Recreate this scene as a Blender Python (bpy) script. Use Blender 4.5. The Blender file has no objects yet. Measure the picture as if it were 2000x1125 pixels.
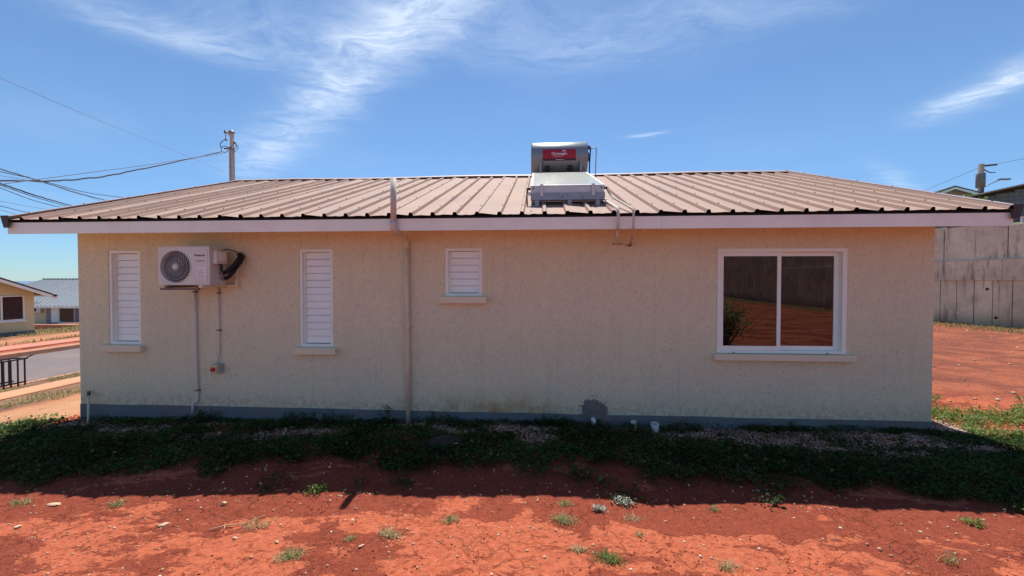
import bpy, bmesh, math, random
import numpy as np
from mathutils import Vector, Matrix
random.seed(7); RNG = np.random.default_rng(11)
SC = bpy.context.scene
COL = SC.collection
rad = math.radians

# ------------------------------------------------------------------ camera
cam_d = bpy.data.cameras.new('camera'); cam = bpy.data.objects.new('camera', cam_d); COL.objects.link(cam)
cam.location = (0, -4.9915, 1.8081)
cam.rotation_euler = (rad(90 - 1.08), 0, rad(3.71))
cam_d.sensor_width = 36; cam_d.lens = 14.14; cam_d.clip_start = 0.05; cam_d.clip_end = 60000
SC.camera = cam

# ------------------------------------------------------------------ sky, sun, exposure
SUN_TO = Vector((-0.07, 1.36, 2.99)).normalized()
world = bpy.data.worlds.new('World'); SC.world = world; world.use_nodes = True
wn = world.node_tree; wn.nodes.clear()
def N(t, typ, **kw):
    n = t.nodes.new(typ)
    for k, v in kw.items():
        if k in n.inputs.keys() if isinstance(k, str) else False: n.inputs[k].default_value = v
        else: setattr(n, k, v)
    return n
def MATH(t, op, a, b=None, c=None, clamp=False):
    n = t.nodes.new('ShaderNodeMath'); n.operation = op; n.use_clamp = clamp
    for i, v in enumerate((a, b, c)):
        if v is None: continue
        if isinstance(v, (int, float)): n.inputs[i].default_value = v
        else: t.links.new(v, n.inputs[i])
    return n.outputs[0]
def MIXC(t, fac, a, b, blend='MIX'):
    n = t.nodes.new('ShaderNodeMix'); n.data_type = 'RGBA'; n.blend_type = blend
    for i, v in ((0, fac), (6, a), (7, b)):
        if isinstance(v, (int, float)): n.inputs[i].default_value = v
        elif isinstance(v, (tuple, list)): n.inputs[i].default_value = (v[0], v[1], v[2], 1)
        else: t.links.new(v, n.inputs[i])
    return n.outputs[2]
def NOISE(t, vec, scale, detail=4, rough=0.55, dist=0.0, mapscale=None, rot=None):
    if mapscale or rot:
        m = t.nodes.new('ShaderNodeMapping'); t.links.new(vec, m.inputs[0])
        if mapscale: m.inputs['Scale'].default_value = mapscale
        if rot: m.inputs['Rotation'].default_value = rot
        vec = m.outputs[0]
    n = t.nodes.new('ShaderNodeTexNoise'); t.links.new(vec, n.inputs['Vector'])
    n.inputs['Scale'].default_value = scale; n.inputs['Detail'].default_value = detail
    n.inputs['Roughness'].default_value = rough; n.inputs['Distortion'].default_value = dist
    return n.outputs['Fac']
def RAMP(t, fac, a, b, lo=0.0, hi=1.0, smooth=True):
    n = t.nodes.new('ShaderNodeMapRange'); n.interpolation_type = 'SMOOTHSTEP' if smooth else 'LINEAR'
    t.links.new(fac, n.inputs[0])
    n.inputs[1].default_value = a; n.inputs[2].default_value = b; n.inputs[3].default_value = lo; n.inputs[4].default_value = hi
    return n.outputs[0]

sky = wn.nodes.new('ShaderNodeTexSky'); sky.sky_type = 'NISHITA'; sky.sun_disc = False
sky.sun_elevation = math.asin(SUN_TO.z); sky.sun_rotation = math.atan2(SUN_TO.x, SUN_TO.y)
sky.altitude = 0; sky.air_density = 1.0; sky.dust_density = 0.0; sky.ozone_density = 1.6
# thin cirrus on a high layer: direction projected to a plane overhead
tc = wn.nodes.new('ShaderNodeTexCoord'); sx = wn.nodes.new('ShaderNodeSeparateXYZ'); wn.links.new(tc.outputs['Generated'], sx.inputs[0])
zz = MATH(wn, 'MAXIMUM', sx.outputs[2], 0.03)
px = MATH(wn, 'DIVIDE', sx.outputs[0], zz); py = MATH(wn, 'DIVIDE', sx.outputs[1], zz)
cv = wn.nodes.new('ShaderNodeCombineXYZ'); wn.links.new(px, cv.inputs[0]); wn.links.new(py, cv.inputs[1])
warp = wn.nodes.new('ShaderNodeTexNoise'); wn.links.new(cv.outputs[0], warp.inputs['Vector']); warp.inputs['Scale'].default_value = 2.2; warp.inputs['Detail'].default_value = 4
wsub = wn.nodes.new('ShaderNodeVectorMath'); wsub.operation = 'SUBTRACT'; wn.links.new(warp.outputs['Color'], wsub.inputs[0]); wsub.inputs[1].default_value = (0.5, 0.5, 0.5)
def warped(amount):
    m = wn.nodes.new('ShaderNodeVectorMath'); m.operation = 'MULTIPLY_ADD'
    wn.links.new(wsub.outputs[0], m.inputs[0]); m.inputs[1].default_value = (amount,) * 3; wn.links.new(cv.outputs[0], m.inputs[2])
    return m.outputs[0]
wv = warped(0.22)
def streak(cx, cy, ang, half_len, half_wid, amp):
    # elongated soft patch of cirrus at (cx, cy) on the layer
    s = wn.nodes.new('ShaderNodeSeparateXYZ'); wn.links.new(wv, s.inputs[0])
    dx = MATH(wn, 'SUBTRACT', s.outputs[0], cx); dy = MATH(wn, 'SUBTRACT', s.outputs[1], cy)
    ca, sa = math.cos(ang), math.sin(ang)
    u = MATH(wn, 'ADD', MATH(wn, 'MULTIPLY', dx, ca / half_len), MATH(wn, 'MULTIPLY', dy, sa / half_len))
    v = MATH(wn, 'ADD', MATH(wn, 'MULTIPLY', dx, -sa / half_wid), MATH(wn, 'MULTIPLY', dy, ca / half_wid))
    r = MATH(wn, 'ADD', MATH(wn, 'MULTIPLY', u, u), MATH(wn, 'MULTIPLY', v, v))
    return MATH(wn, 'MULTIPLY', MATH(wn, 'POWER', 2.718, MATH(wn, 'MULTIPLY', r, -1.0)), amp)
masks = [streak(-0.42, 1.50, -0.72, 0.40, 0.15, 1.0),
         streak(-0.98, 1.98, -0.76, 0.55, 0.16, 0.95),
         streak(-2.05, 2.98, -0.74, 0.95, 0.20, 0.75),
         streak(-1.10, 1.60, 0.2, 0.32, 0.20, 0.42),
         streak(-1.50, 1.55, 0.8, 0.30, 0.13, 0.62),
         streak(0.10, 1.68, 0.1, 0.60, 0.25, 0.40),
         streak(0.75, 1.55, 0.1, 0.35, 0.10, 0.30),
         streak(2.36, 2.26, 1.35, 0.36, 0.15, 1.25),
         streak(0.72, 2.84, -0.3, 0.13, 0.035, 0.8),
         streak(3.9, 4.6, 0.75, 1.2, 0.10, 0.5),
         streak(0.6, -1.6, 0.5, 1.3, 0.35, 0.45),
         streak(-2.5, -0.5, 0.8, 1.4, 0.3, 0.5)]
tot = masks[0]
for m_ in masks[1:]: tot = MATH(wn, 'ADD', tot, m_)
w2 = warped(0.55)
fib = NOISE(wn, w2, 3.4, 8, 0.62, 0.6, mapscale=(1.0, 2.0, 1), rot=(0, 0, -0.3))
fib2 = NOISE(wn, wv, 13.0, 6, 0.65, 0.5, mapscale=(0.5, 2.6, 1), rot=(0, 0, -0.35))
veil = RAMP(wn, NOISE(wn, w2, 0.75, 5, 0.5), 0.46, 0.85, 0, 0.22)
body = MATH(wn, 'MULTIPLY', tot, RAMP(wn, MATH(wn, 'ADD', MATH(wn, 'MULTIPLY', fib, 0.76), MATH(wn, 'MULTIPLY', fib2, 0.24)), 0.26, 0.78))
cl = MATH(wn, 'ADD', MATH(wn, 'ADD', body, MATH(wn, 'MULTIPLY', tot, 0.16)), MATH(wn, 'MULTIPLY', veil, fib2), clamp=True)
cl = MATH(wn, 'MULTIPLY', cl, RAMP(wn, sx.outputs[2], 0.02, 0.22))
cl = MATH(wn, 'MULTIPLY', cl, 0.58)
skyc = MIXC(wn, cl, MIXC(wn, 1.0, MIXC(wn, 1.0, sky.outputs[0], (0.80, 0.98, 1.13), 'MULTIPLY'), MIXC(wn, RAMP(wn, sx.outputs[2], -0.02, 0.34), (0.60, 0.74, 0.93), (1, 1, 1)), 'MULTIPLY'), (9.4, 10.3, 11.2))
bg = wn.nodes.new('ShaderNodeBackground'); bg.inputs['Strength'].default_value = 0.088
wn.links.new(skyc, bg.inputs['Color'])
wo = wn.nodes.new('ShaderNodeOutputWorld'); wn.links.new(bg.outputs[0], wo.inputs['Surface'])

sun_d = bpy.data.lights.new('sun', 'SUN'); sun_d.energy = 4.8; sun_d.angle = rad(0.53); sun_d.color = (1.0, 0.955, 0.89)
sun = bpy.data.objects.new('sun', sun_d); COL.objects.link(sun)
sun.rotation_euler = SUN_TO.to_track_quat('Z', 'Y').to_euler(); sun.location = (-2, 20, 40)
vs = SC.view_settings; vs.view_transform = 'Standard'; vs.look = 'None'; vs.exposure = 0.45; vs.gamma = 1.0; vs.use_curve_mapping = False

# ------------------------------------------------------------------ helpers
def fade(t): return t * t * t * (t * (t * 6 - 15) + 10)
_tab = np.random.default_rng(5).random((256, 256))
def vnoise(x, y):
    x = np.asarray(x, float); y = np.asarray(y, float)
    xi = np.floor(x).astype(int); yi = np.floor(y).astype(int); fx = fade(x - xi); fy = fade(y - yi)
    a = _tab[xi % 256, yi % 256]; b = _tab[(xi + 1) % 256, yi % 256]; c = _tab[xi % 256, (yi + 1) % 256]; d = _tab[(xi + 1) % 256, (yi + 1) % 256]
    return (a * (1 - fx) + b * fx) * (1 - fy) + (c * (1 - fx) + d * fx) * fy
def fbm(x, y, s=1.0, o=4, seed=0):
    v = 0; a = 0.5; t = 0
    for i in range(o):
        v = v + a * vnoise(x * s + 17.3 * (i + seed), y * s + 9.1 * (i + 3 * seed)); t += a; a *= 0.5; s *= 2.03
    return v / t
def sstep(a, b, x): t = np.clip((np.asarray(x, float) - a) / (b - a), 0, 1); return t * t * (3 - 2 * t)

class MB:
    def __init__(self): self.v = []; self.f = []; self.sm = []
    def add(self, vs, fs, smooth=False):
        o = len(self.v); self.v += [tuple(p) for p in vs]; self.f += [tuple(i + o for i in f) for f in fs]; self.sm += [smooth] * len(fs); return self
    def box(self, x0, x1, y0, y1, z0, z1, bev=0.0):
        if bev > 0:
            bm = bmesh.new(); bmesh.ops.create_cube(bm, size=1)
            for v in bm.verts: v.co = Vector(((x0 + x1) / 2 + v.co.x * (x1 - x0), (y0 + y1) / 2 + v.co.y * (y1 - y0), (z0 + z1) / 2 + v.co.z * (z1 - z0)))
            bmesh.ops.bevel(bm, geom=bm.edges[:], offset=bev, segments=2, affect='EDGES', profile=0.6)
            bm.verts.index_update()
            self.add([v.co for v in bm.verts], [[v.index for v in f.verts] for f in bm.faces]); bm.free(); return self
        vs = [(x0, y0, z0), (x1, y0, z0), (x1, y1, z0), (x0, y1, z0), (x0, y0, z1), (x1, y0, z1), (x1, y1, z1), (x0, y1, z1)]
        return self.add(vs, [(0, 3, 2, 1), (4, 5, 6, 7), (0, 1, 5, 4), (1, 2, 6, 5), (2, 3, 7, 6), (3, 0, 4, 7)])
    def hexa(self, vs): return self.add(vs, [(0, 3, 2, 1), (4, 5, 6, 7), (0, 1, 5, 4), (1, 2, 6, 5), (2, 3, 7, 6), (3, 0, 4, 7)])
    def tube(self, pts, r, n=10, cap=True, smooth=True):
        pts = [Vector(p) for p in pts]; rs = r if isinstance(r, (list, tuple)) else [r] * len(pts)
        vs = []; fs = []; up = None
        for i, p in enumerate(pts):
            d = (pts[min(i + 1, len(pts) - 1)] - pts[max(i - 1, 0)]).normalized()
            if up is None: up = Vector((0, 0, 1)) if abs(d.z) < 0.9 else Vector((1, 0, 0))
            a = d.cross(up).normalized(); b = a.cross(d).normalized(); up = b
            for k in range(n):
                t = 2 * math.pi * k / n; vs.append(p + (a * math.cos(t) + b * math.sin(t)) * rs[i])
        for i in range(len(pts) - 1):
            for k in range(n): fs.append((i * n + k, i * n + (k + 1) % n, (i + 1) * n + (k + 1) % n, (i + 1) * n + k))
        self.add(vs, fs, smooth)
        if cap:
            o = len(self.v) - len(vs); L = (len(pts) - 1) * n
            self.f.append(tuple(o + k for k in range(n))[::-1]); self.f.append(tuple(o + L + k for k in range(n))); self.sm += [False, False]
        return self
    def lathe(self, prof, c, axis='z', n=24, smooth=True):
        # prof: list of (radius, height along axis)
        vs = []; fs = []
        for r, h in prof:
            for k in range(n):
                t = 2 * math.pi * k / n; a, b = r * math.cos(t), r * math.sin(t)
                vs.append({'z': (c[0] + a, c[1] + b, c[2] + h), 'x': (c[0] + h, c[1] + a, c[2] + b), 'y': (c[0] + a, c[1] + h, c[2] + b)}[axis])
        for i in range(len(prof) - 1):
            for k in range(n): fs.append((i * n + k, i * n + (k + 1) % n, (i + 1) * n + (k + 1) % n, (i + 1) * n + k))
        return self.add(vs, fs, smooth)
    def build(self, name, m, parent=None):
        me = bpy.data.meshes.new(name); me.from_pydata([tuple(p) for p in self.v], [], self.f)
        me.polygons.foreach_set('use_smooth', self.sm); me.materials.append(m); me.update()
        bm = bmesh.new(); bm.from_mesh(me); bmesh.ops.recalc_face_normals(bm, faces=bm.faces); bm.to_mesh(me); bm.free()
        o = bpy.data.objects.new(name, me); COL.objects.link(o)
        if parent: o.parent = parent
        return o
def npmesh(name, V, F, m, parent=None, attr=None, smooth=False):
    V = np.asarray(V, np.float32); F = np.asarray(F, np.int32); k = F.shape[1]
    me = bpy.data.meshes.new(name); me.vertices.add(len(V)); me.vertices.foreach_set('co', V.ravel())
    me.loops.add(F.size); me.loops.foreach_set('vertex_index', F.ravel())
    me.polygons.add(len(F)); me.polygons.foreach_set('loop_start', np.arange(0, F.size, k, dtype=np.int32)); me.polygons.foreach_set('loop_total', np.full(len(F), k, np.int32))
    if smooth: me.polygons.foreach_set('use_smooth', np.ones(len(F), bool))
    me.update(calc_edges=True); me.validate()
    for an, (dom, arr) in (attr or {}).items():
        a = me.attributes.new(an, 'FLOAT', dom); a.data.foreach_set('value', np.asarray(arr, np.float32))
    me.materials.append(m); o = bpy.data.objects.new(name, me); COL.objects.link(o)
    if parent: o.parent = parent
    return o
def empty(name, loc=(0, 0, 0)):
    o = bpy.data.objects.new(name, None); COL.objects.link(o); o.location = loc; o.empty_display_size = 0.1; return o
def tag(o, label, cat, group=None, kind=None):
    o['label'] = label; o['category'] = cat
    if group: o['group'] = group
    if kind: o['kind'] = kind
    return o
def struct(o, label=None): o['kind'] = 'structure'; return o
def keep(o, parent):   # parent to an Empty that sits away from the origin, keeping world coordinates
    o.parent = parent; o.matrix_parent_inverse = Matrix.Translation(-Vector(parent.location)); return o
def text(name, s, size, m, loc, rot=(math.pi / 2, 0, 0), parent=None, bold=0.0, shear=0.0, ext=0.0006, sx=1.0):
    cu = bpy.data.curves.new(name, 'FONT'); cu.body = s; cu.size = size; cu.align_x = 'CENTER'; cu.align_y = 'CENTER'; cu.extrude = ext; cu.offset = bold; cu.shear = shear
    t = bpy.data.objects.new(name, cu); COL.objects.link(t); dg = bpy.context.evaluated_depsgraph_get()
    me = bpy.data.meshes.new_from_object(t.evaluated_get(dg)); bpy.data.objects.remove(t)
    me.materials.clear(); me.materials.append(m); o = bpy.data.objects.new(name, me); COL.objects.link(o)
    o.location = loc; o.rotation_euler = rot; o.scale = (sx, 1, 1)
    if parent: keep(o, parent)
    return o

# ------------------------------------------------------------------ materials
def newmat(name):
    m = bpy.data.materials.new(name); m.use_nodes = True; t = m.node_tree
    return m, t, t.nodes['Principled BSDF'], t.nodes.new('ShaderNodeTexCoord').outputs['Object']
def bump(t, b, h, strength, dist=0.01):
    n = t.nodes.new('ShaderNodeBump'); n.inputs['Strength'].default_value = strength; n.inputs['Distance'].default_value = dist
    t.links.new(h, n.inputs['Height']); t.links.new(n.outputs[0], b.inputs['Normal'])
def simple(name, c, rough=0.6, metal=0.0, var=0.12, vscale=3.0, bs=0.0, bscale=40, spec=0.5, dirt=None, dirtamt=0.5, dscale=2.0):
    m, t, b, co = newmat(name)
    n = NOISE(t, co, vscale, 5, 0.6)
    k = RAMP(t, n, 0.2, 0.8, 1 - var, 1 + var, False)
    cc = MIXC(t, 1.0, c, (1, 1, 1), 'MULTIPLY'); mm = t.nodes.new('ShaderNodeVectorMath'); mm.operation = 'SCALE'; t.links.new(cc, mm.inputs[0]); t.links.new(k, mm.inputs['Scale'])
    out = mm.outputs[0]
    if dirt: out = MIXC(t, MATH(t, 'MULTIPLY', RAMP(t, NOISE(t, co, dscale, 6, 0.65, 0.4), 0.45, 0.72), dirtamt), out, dirt)
    t.links.new(out, b.inputs['Base Color']); b.inputs['Roughness'].default_value = rough; b.inputs['Metallic'].default_value = metal; b.inputs['Specular IOR Level'].default_value = spec
    if bs: bump(t, b, NOISE(t, co, bscale, 4, 0.6), bs, 0.01)
    return m
M = {}
# stucco
def stucco(name, c, c2):
    m, t, b, co = newmat(name)
    n1 = NOISE(t, co, 1.1, 5, 0.6); base = MIXC(t, RAMP(t, n1, 0.3, 0.75), c, c2)
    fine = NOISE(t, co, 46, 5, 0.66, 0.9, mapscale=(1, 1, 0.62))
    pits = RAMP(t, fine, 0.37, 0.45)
    base = MIXC(t, MATH(t, 'MULTIPLY', MATH(t, 'SUBTRACT', 1.0, pits), 0.36), base, tuple(x * 0.42 for x in c))  # pit shade put into the colour, as bump alone shows little
    med = NOISE(t, co, 9, 5, 0.6); base = MIXC(t, RAMP(t, med, 0.4, 0.75, 0, 0.22), base, tuple(x * 0.72 for x in c))
    # splash stain of red soil low on the wall
    s = t.nodes.new('ShaderNodeSeparateXYZ'); t.links.new(co, s.inputs[0])
    low = RAMP(t, s.outputs[2], 0.15, 0.5, 1, 0); ctr = MATH(t, 'ABSOLUTE', MATH(t, 'ADD', s.outputs[0], 0.45)); ctr = RAMP(t, ctr, 0.2, 1.2, 1, 0.12)
    st = MATH(t, 'MULTIPLY', MATH(t, 'MULTIPLY', low, ctr), RAMP(t, NOISE(t, co, 5, 5, 0.6), 0.25, 0.7))
    base = MIXC(t, MATH(t, 'MULTIPLY', st, 0.95), base, (0.52, 0.29, 0.09))
    spl = MATH(t, 'MULTIPLY', RAMP(t, s.outputs[2], 0.14, 0.42, 1, 0), RAMP(t, NOISE(t, co, 16, 5, 0.7, 0.3), 0.42, 0.62))
    base = MIXC(t, MATH(t, 'MULTIPLY', spl, 0.42), base, (0.40, 0.22, 0.12))
    strk = RAMP(t, NOISE(t, co, 6, 5, 0.6, 0.2, mapscale=(2.2, 1, 0.10)), 0.54, 0.72, 0, 0.22)
    base = MIXC(t, strk, base, tuple(x * 0.62 for x in c))
    t.links.new(base, b.inputs['Base Color']); b.inputs['Roughness'].default_value = 0.9; b.inputs['Specular IOR Level'].default_value = 0.2
    h = MATH(t, 'ADD', MATH(t, 'MULTIPLY', fine, 1.0), MATH(t, 'MULTIPLY', NOISE(t, co, 150, 3, 0.6), 0.35))
    bump(t, b, h, 1.0, 0.02)
    return m
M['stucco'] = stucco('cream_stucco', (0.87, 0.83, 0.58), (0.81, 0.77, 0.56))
M['sill'] = simple('sill_paint', (0.74, 0.69, 0.50), 0.85, var=0.08, bs=0.3, bscale=60)
M['plinth'] = simple('grey_plinth_paint', (0.15, 0.165, 0.17), 0.85, var=0.2, vscale=4, bs=0.3, bscale=50, dirt=(0.28, 0.13, 0.09), dirtamt=0.35)
M['cement'] = simple('grey_cement', (0.17, 0.155, 0.14), 0.95, var=0.25, vscale=12, bs=0.5, bscale=70)
M['white_trim'] = simple('white_fascia_paint', (0.87, 0.94, 0.83), 0.6, var=0.06, vscale=1.5, dirt=(0.65, 0.54, 0.48), dirtamt=0.28, dscale=1.3)
M['alu'] = simple('white_aluminium', (0.83, 0.92, 0.84), 0.4, var=0.04, vscale=3, dirt=(0.6, 0.5, 0.45), dirtamt=0.2)
M['slat'] = simple('white_louvre', (0.85, 0.94, 0.89), 0.35, var=0.05, vscale=4, dirt=(0.62, 0.55, 0.52), dirtamt=0.2, dscale=3)
M['black'] = simple('black_shade', (0.012, 0.010, 0.010), 0.9, var=0.2)  # near-black colour that paints in the shade under the eave and sheets
M['dark_trim'] = simple('dark_brown_metal', (0.05, 0.028, 0.024), 0.5, var=0.2)
M['interior'] = simple('interior_plaster', (0.35, 0.32, 0.28), 0.9)
def roofmat(name, c, dust, hi):
    m, t, b, co = newmat(name)
    a = NOISE(t, co, 1.4, 6, 0.6, 0.3); k = MIXC(t, RAMP(t, a, 0.3, 0.72), c, dust)
    s = NOISE(t, co, 5, 5, 0.6, mapscale=(3.0, 0.5, 0.5)); k = MIXC(t, RAMP(t, s, 0.45, 0.8, 0, 0.4), k, hi)
    s2 = NOISE(t, co, 30, 4, 0.6); k = MIXC(t, RAMP(t, s2, 0.5, 0.85, 0, 0.25), k, tuple(x * 0.6 for x in c))
    t.links.new(k, b.inputs['Base Color']); b.inputs['Roughness'].default_value = 0.72; b.inputs['Specular IOR Level'].default_value = 0.2
    bump(t, b, NOISE(t, co, 2.5, 3, 0.5), 0.12, 0.02)
    return m
M['roof'] = roofmat('dusty_brown_metal_sheet', (0.36, 0.245, 0.20), (0.42, 0.275, 0.205), (0.43, 0.315, 0.26))
M['ridge'] = simple('ridge_cap_metal', (0.40, 0.30, 0.27), 0.45, var=0.15)
M['screw'] = simple('screw_steel', (0.10, 0.085, 0.08), 0.5, 0.4)
M['pipe'] = simple('painted_pipe', (0.70, 0.63, 0.47), 0.6, var=0.1, vscale=5, dirt=(0.38, 0.27, 0.2), dirtamt=0.4)
M['ventpipe'] = simple('grey_beige_pipe', (0.58, 0.53, 0.44), 0.6, var=0.12, vscale=6, dirt=(0.3, 0.24, 0.2), dirtamt=0.4)
M['pvc'] = simple('white_pvc', (0.75, 0.73, 0.68), 0.45, var=0.08, vscale=9, dirt=(0.45, 0.3, 0.22), dirtamt=0.4, dscale=8)
M['pvcgrey'] = simple('grey_pvc', (0.60, 0.62, 0.60), 0.5, var=0.08)
M['ac'] = simple('ac_case', (0.70, 0.71, 0.64), 0.45, var=0.04, dirt=(0.5, 0.42, 0.34), dirtamt=0.25, dscale=4)
M['ac_side'] = simple('ac_side_case', (0.60, 0.59, 0.56), 0.5, var=0.05)
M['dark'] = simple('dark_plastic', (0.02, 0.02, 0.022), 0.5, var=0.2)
M['fan'] = simple('fan_dark', (0.05, 0.05, 0.055), 0.5)
M['grille'] = simple('grille_wire', (0.62, 0.62, 0.60), 0.5)
M['foam'] = simple('black_foam', (0.015, 0.014, 0.016), 0.85, var=0.3, bs=0.4, bscale=60)
M['rust'] = simple('rusty_steel', (0.20, 0.12, 0.09), 0.8, var=0.3, vscale=10)
M['ink'] = simple('navy_ink', (0.02, 0.02, 0.08), 0.5)
M['inkgrey'] = simple('grey_ink', (0.12, 0.10, 0.12), 0.5)
M['paper'] = simple('label_paper', (0.85, 0.85, 0.86), 0.7, var=0.05, vscale=60)
M['red'] = simple('red_knob', (0.5, 0.03, 0.015), 0.4)
M['yellow'] = simple('switch_plate', (0.65, 0.52, 0.26), 0.5)
M['isobox'] = simple('switch_box', (0.36, 0.40, 0.36), 0.5)
M['tank'] = simple('tank_enamel', (0.24, 0.27, 0.28), 0.36, metal=0.35, var=0.05, spec=0.5)
M['galv'] = simple('galvanised_steel', (0.30, 0.31, 0.33), 0.45, metal=0.5, var=0.2, vscale=8)
M['banner'] = simple('red_banner', (0.36, 0.006, 0.024), 0.5, var=0.05)
M['banner2'] = simple('navy_banner', (0.02, 0.012, 0.06), 0.5)
M['white'] = simple('white_ink', (0.8, 0.8, 0.8), 0.5, var=0.02)
M['colframe'] = simple('collector_aluminium', (0.62, 0.59, 0.56), 0.4, metal=0.35, var=0.08, dirt=(0.45, 0.36, 0.3), dirtamt=0.3)
M['colglass'] = simple('dusty_collector_glass', (0.36, 0.37, 0.31), 0.28, var=0.12, vscale=5, dirt=(0.52, 0.48, 0.38), dirtamt=0.6, dscale=3)
M['insul'] = simple('pipe_insulation', (0.62, 0.55, 0.45), 0.8, var=0.12, vscale=9)
def glass(name, ior, c):
    m, t, b, co = newmat(name); b.inputs['Base Color'].default_value = (*c, 1); b.inputs['Roughness'].default_value = 0.012; b.inputs['IOR'].default_value = ior
    return m
M['glass'] = glass('tinted_glass', 1.85, (0.006, 0.005, 0.006))
M['glass2'] = glass('plain_dark_glass', 1.5, (0.02, 0.018, 0.02))
M['asphalt'] = simple('dusty_asphalt', (0.16, 0.125, 0.12), 0.9, var=0.12, vscale=0.6, bs=0.2, bscale=80, dirt=(0.33, 0.20, 0.15), dirtamt=0.35, dscale=0.5)
M['walk'] = simple('dusty_sidewalk', (0.50, 0.255, 0.135), 0.95, var=0.1, vscale=1.5, bs=0.2, bscale=30, dirt=(0.48, 0.21, 0.11), dirtamt=0.5, dscale=1)
M['walkred'] = simple('red_sidewalk', (0.52, 0.20, 0.13), 0.95, var=0.1, vscale=1.5, dirt=(0.42, 0.13, 0.08), dirtamt=0.5, dscale=1)
M['kerb'] = simple('dusty_kerb', (0.50, 0.24, 0.14), 0.95, var=0.12, vscale=2, dirt=(0.3, 0.09, 0.05), dirtamt=0.5, dscale=2)
def concrete(name, c):
    m, t, b, co = newmat(name)
    k = MIXC(t, RAMP(t, NOISE(t, co, 0.8, 6, 0.65, 0.5), 0.3, 0.7), c, tuple(x * 0.62 for x in c))
    k = MIXC(t, RAMP(t, NOISE(t, co, 2.2, 5, 0.6, 0.4, mapscale=(2.5, 2.5, 0.35)), 0.52, 0.72, 0, 0.75), k, (0.24, 0.18, 0.13))
    k = MIXC(t, RAMP(t, NOISE(t, co, 1.6, 5, 0.6, 0.4, mapscale=(2.2, 2.2, 0.25)), 0.58, 0.75, 0, 0.5), k, (0.46, 0.29, 0.16))
    k = MIXC(t, RAMP(t, NOISE(t, co, 7, 4, 0.6, 0.4), 0.62, 0.76, 0, 0.6), k, (0.15, 0.125, 0.10))
    s = t.nodes.new('ShaderNodeSeparateXYZ'); t.links.new(co, s.inputs[0])
    k = MIXC(t, MATH(t, 'MULTIPLY', RAMP(t, s.outputs[2], 0.0, 0.7, 1, 0), 0.6), k, (0.30, 0.17, 0.11))
    t.links.new(k, b.inputs['Base Color']); b.inputs['Roughness'].default_value = 0.92; b.inputs['Specular IOR Level'].default_value = 0.2
    bump(t, b, NOISE(t, co, 14, 6, 0.65), 0.5, 0.02)
    return m
M['retwall'] = concrete('stained_concrete', (0.80, 0.72, 0.50))
M['ledge'] = simple('pale_ledge', (0.62, 0.58, 0.52), 0.9, var=0.15, vscale=4)
M['joint'] = simple('joint_dark', (0.09, 0.062, 0.05), 0.95, var=0.3)
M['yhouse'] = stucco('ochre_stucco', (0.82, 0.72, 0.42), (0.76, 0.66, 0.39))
M['ghouse'] = simple('grey_paint', (0.26, 0.24, 0.25), 0.85, var=0.08)
M['groof'] = roofmat('grey_metal_sheet', (0.30, 0.33, 0.35), (0.34, 0.36, 0.37), (0.38, 0.40, 0.41))
M['groof2'] = roofmat('green_grey_sheet', (0.30, 0.34, 0.30), (0.34, 0.37, 0.33), (0.38, 0.40, 0.36))
M['curtain'] = simple('red_curtain', (0.055, 0.022, 0.025), 0.9, var=0.5, vscale=6)
M['beige'] = simple('beige_plaster', (0.42, 0.33, 0.26), 0.9, var=0.1)
M['block'] = simple('bare_block', (0.24, 0.23, 0.225), 0.95, var=0.25, vscale=3, bs=0.3, bscale=30)
M['zinc'] = simple('zinc_sheet', (0.33, 0.34, 0.36), 0.5, metal=0.3, var=0.15)
M['wood'] = simple('brown_board', (0.18, 0.07, 0.045), 0.8, var=0.2)
M['pole'] = simple('concrete_pole', (0.52, 0.52, 0.46), 0.85, var=0.12, vscale=2)
M['wpole'] = simple('weathered_wood_pole', (0.14, 0.115, 0.10), 0.9, var=0.2)
M['cable'] = simple('cable_black', (0.035, 0.035, 0.045), 0.7)
M['cablegrey'] = simple('cable_thin_grey', (0.16, 0.18, 0.22), 0.7)
M['iron'] = simple('black_iron', (0.018, 0.014, 0.02), 0.6, var=0.2)
M['stone'] = simple('pale_limestone', (0.56, 0.40, 0.27), 0.9, var=0.2, vscale=12, bs=0.4, bscale=40, dirt=(0.45, 0.2, 0.12), dirtamt=0.6, dscale=14)
M['gravel'] = None
M['twig'] = simple('dry_twig', (0.42, 0.27, 0.16), 0.9, var=0.2)
M['trunk'] = simple('bark', (0.12, 0.09, 0.07), 0.95, var=0.25, bs=0.4, bscale=20)
M['manhole'] = simple('manhole_cast', (0.026, 0.022, 0.022), 0.85, var=0.3, vscale=14, bs=0.4, bscale=50)
def attrmat(name, lo, hi, rough=0.7, trans=0.0, spec=0.3, mid=None):
    m, t, b, co = newmat(name)
    a = t.nodes.new('ShaderNodeAttribute'); a.attribute_name = 'v'
    k = MIXC(t, a.outputs['Fac'], lo, hi)
    if mid: k = MIXC(t, RAMP(t, a.outputs['Fac'], 0.86, 0.93), k, mid)
    t.links.new(k, b.inputs['Base Color']); b.inputs['Roughness'].default_value = rough; b.inputs['Specular IOR Level'].default_value = spec
    if trans:
        tr = t.nodes.new('ShaderNodeBsdfTranslucent'); t.links.new(MIXC(t, 1.0, k, (1.2, 1.35, 0.6), 'MULTIPLY'), tr.inputs['Color'])
        mx = t.nodes.new('ShaderNodeMixShader'); mx.inputs[0].default_value = trans; t.links.new(b.outputs[0], mx.inputs[1]); t.links.new(tr.outputs[0], mx.inputs[2])
        t.links.new(mx.outputs[0], t.nodes['Material Output'].inputs['Surface'])
    return m
M['leaf'] = attrmat('creeper_leaf', (0.024, 0.044, 0.014), (0.075, 0.115, 0.038), 0.75, 0.25, 0.10, mid=(0.13, 0.15, 0.04))
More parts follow.
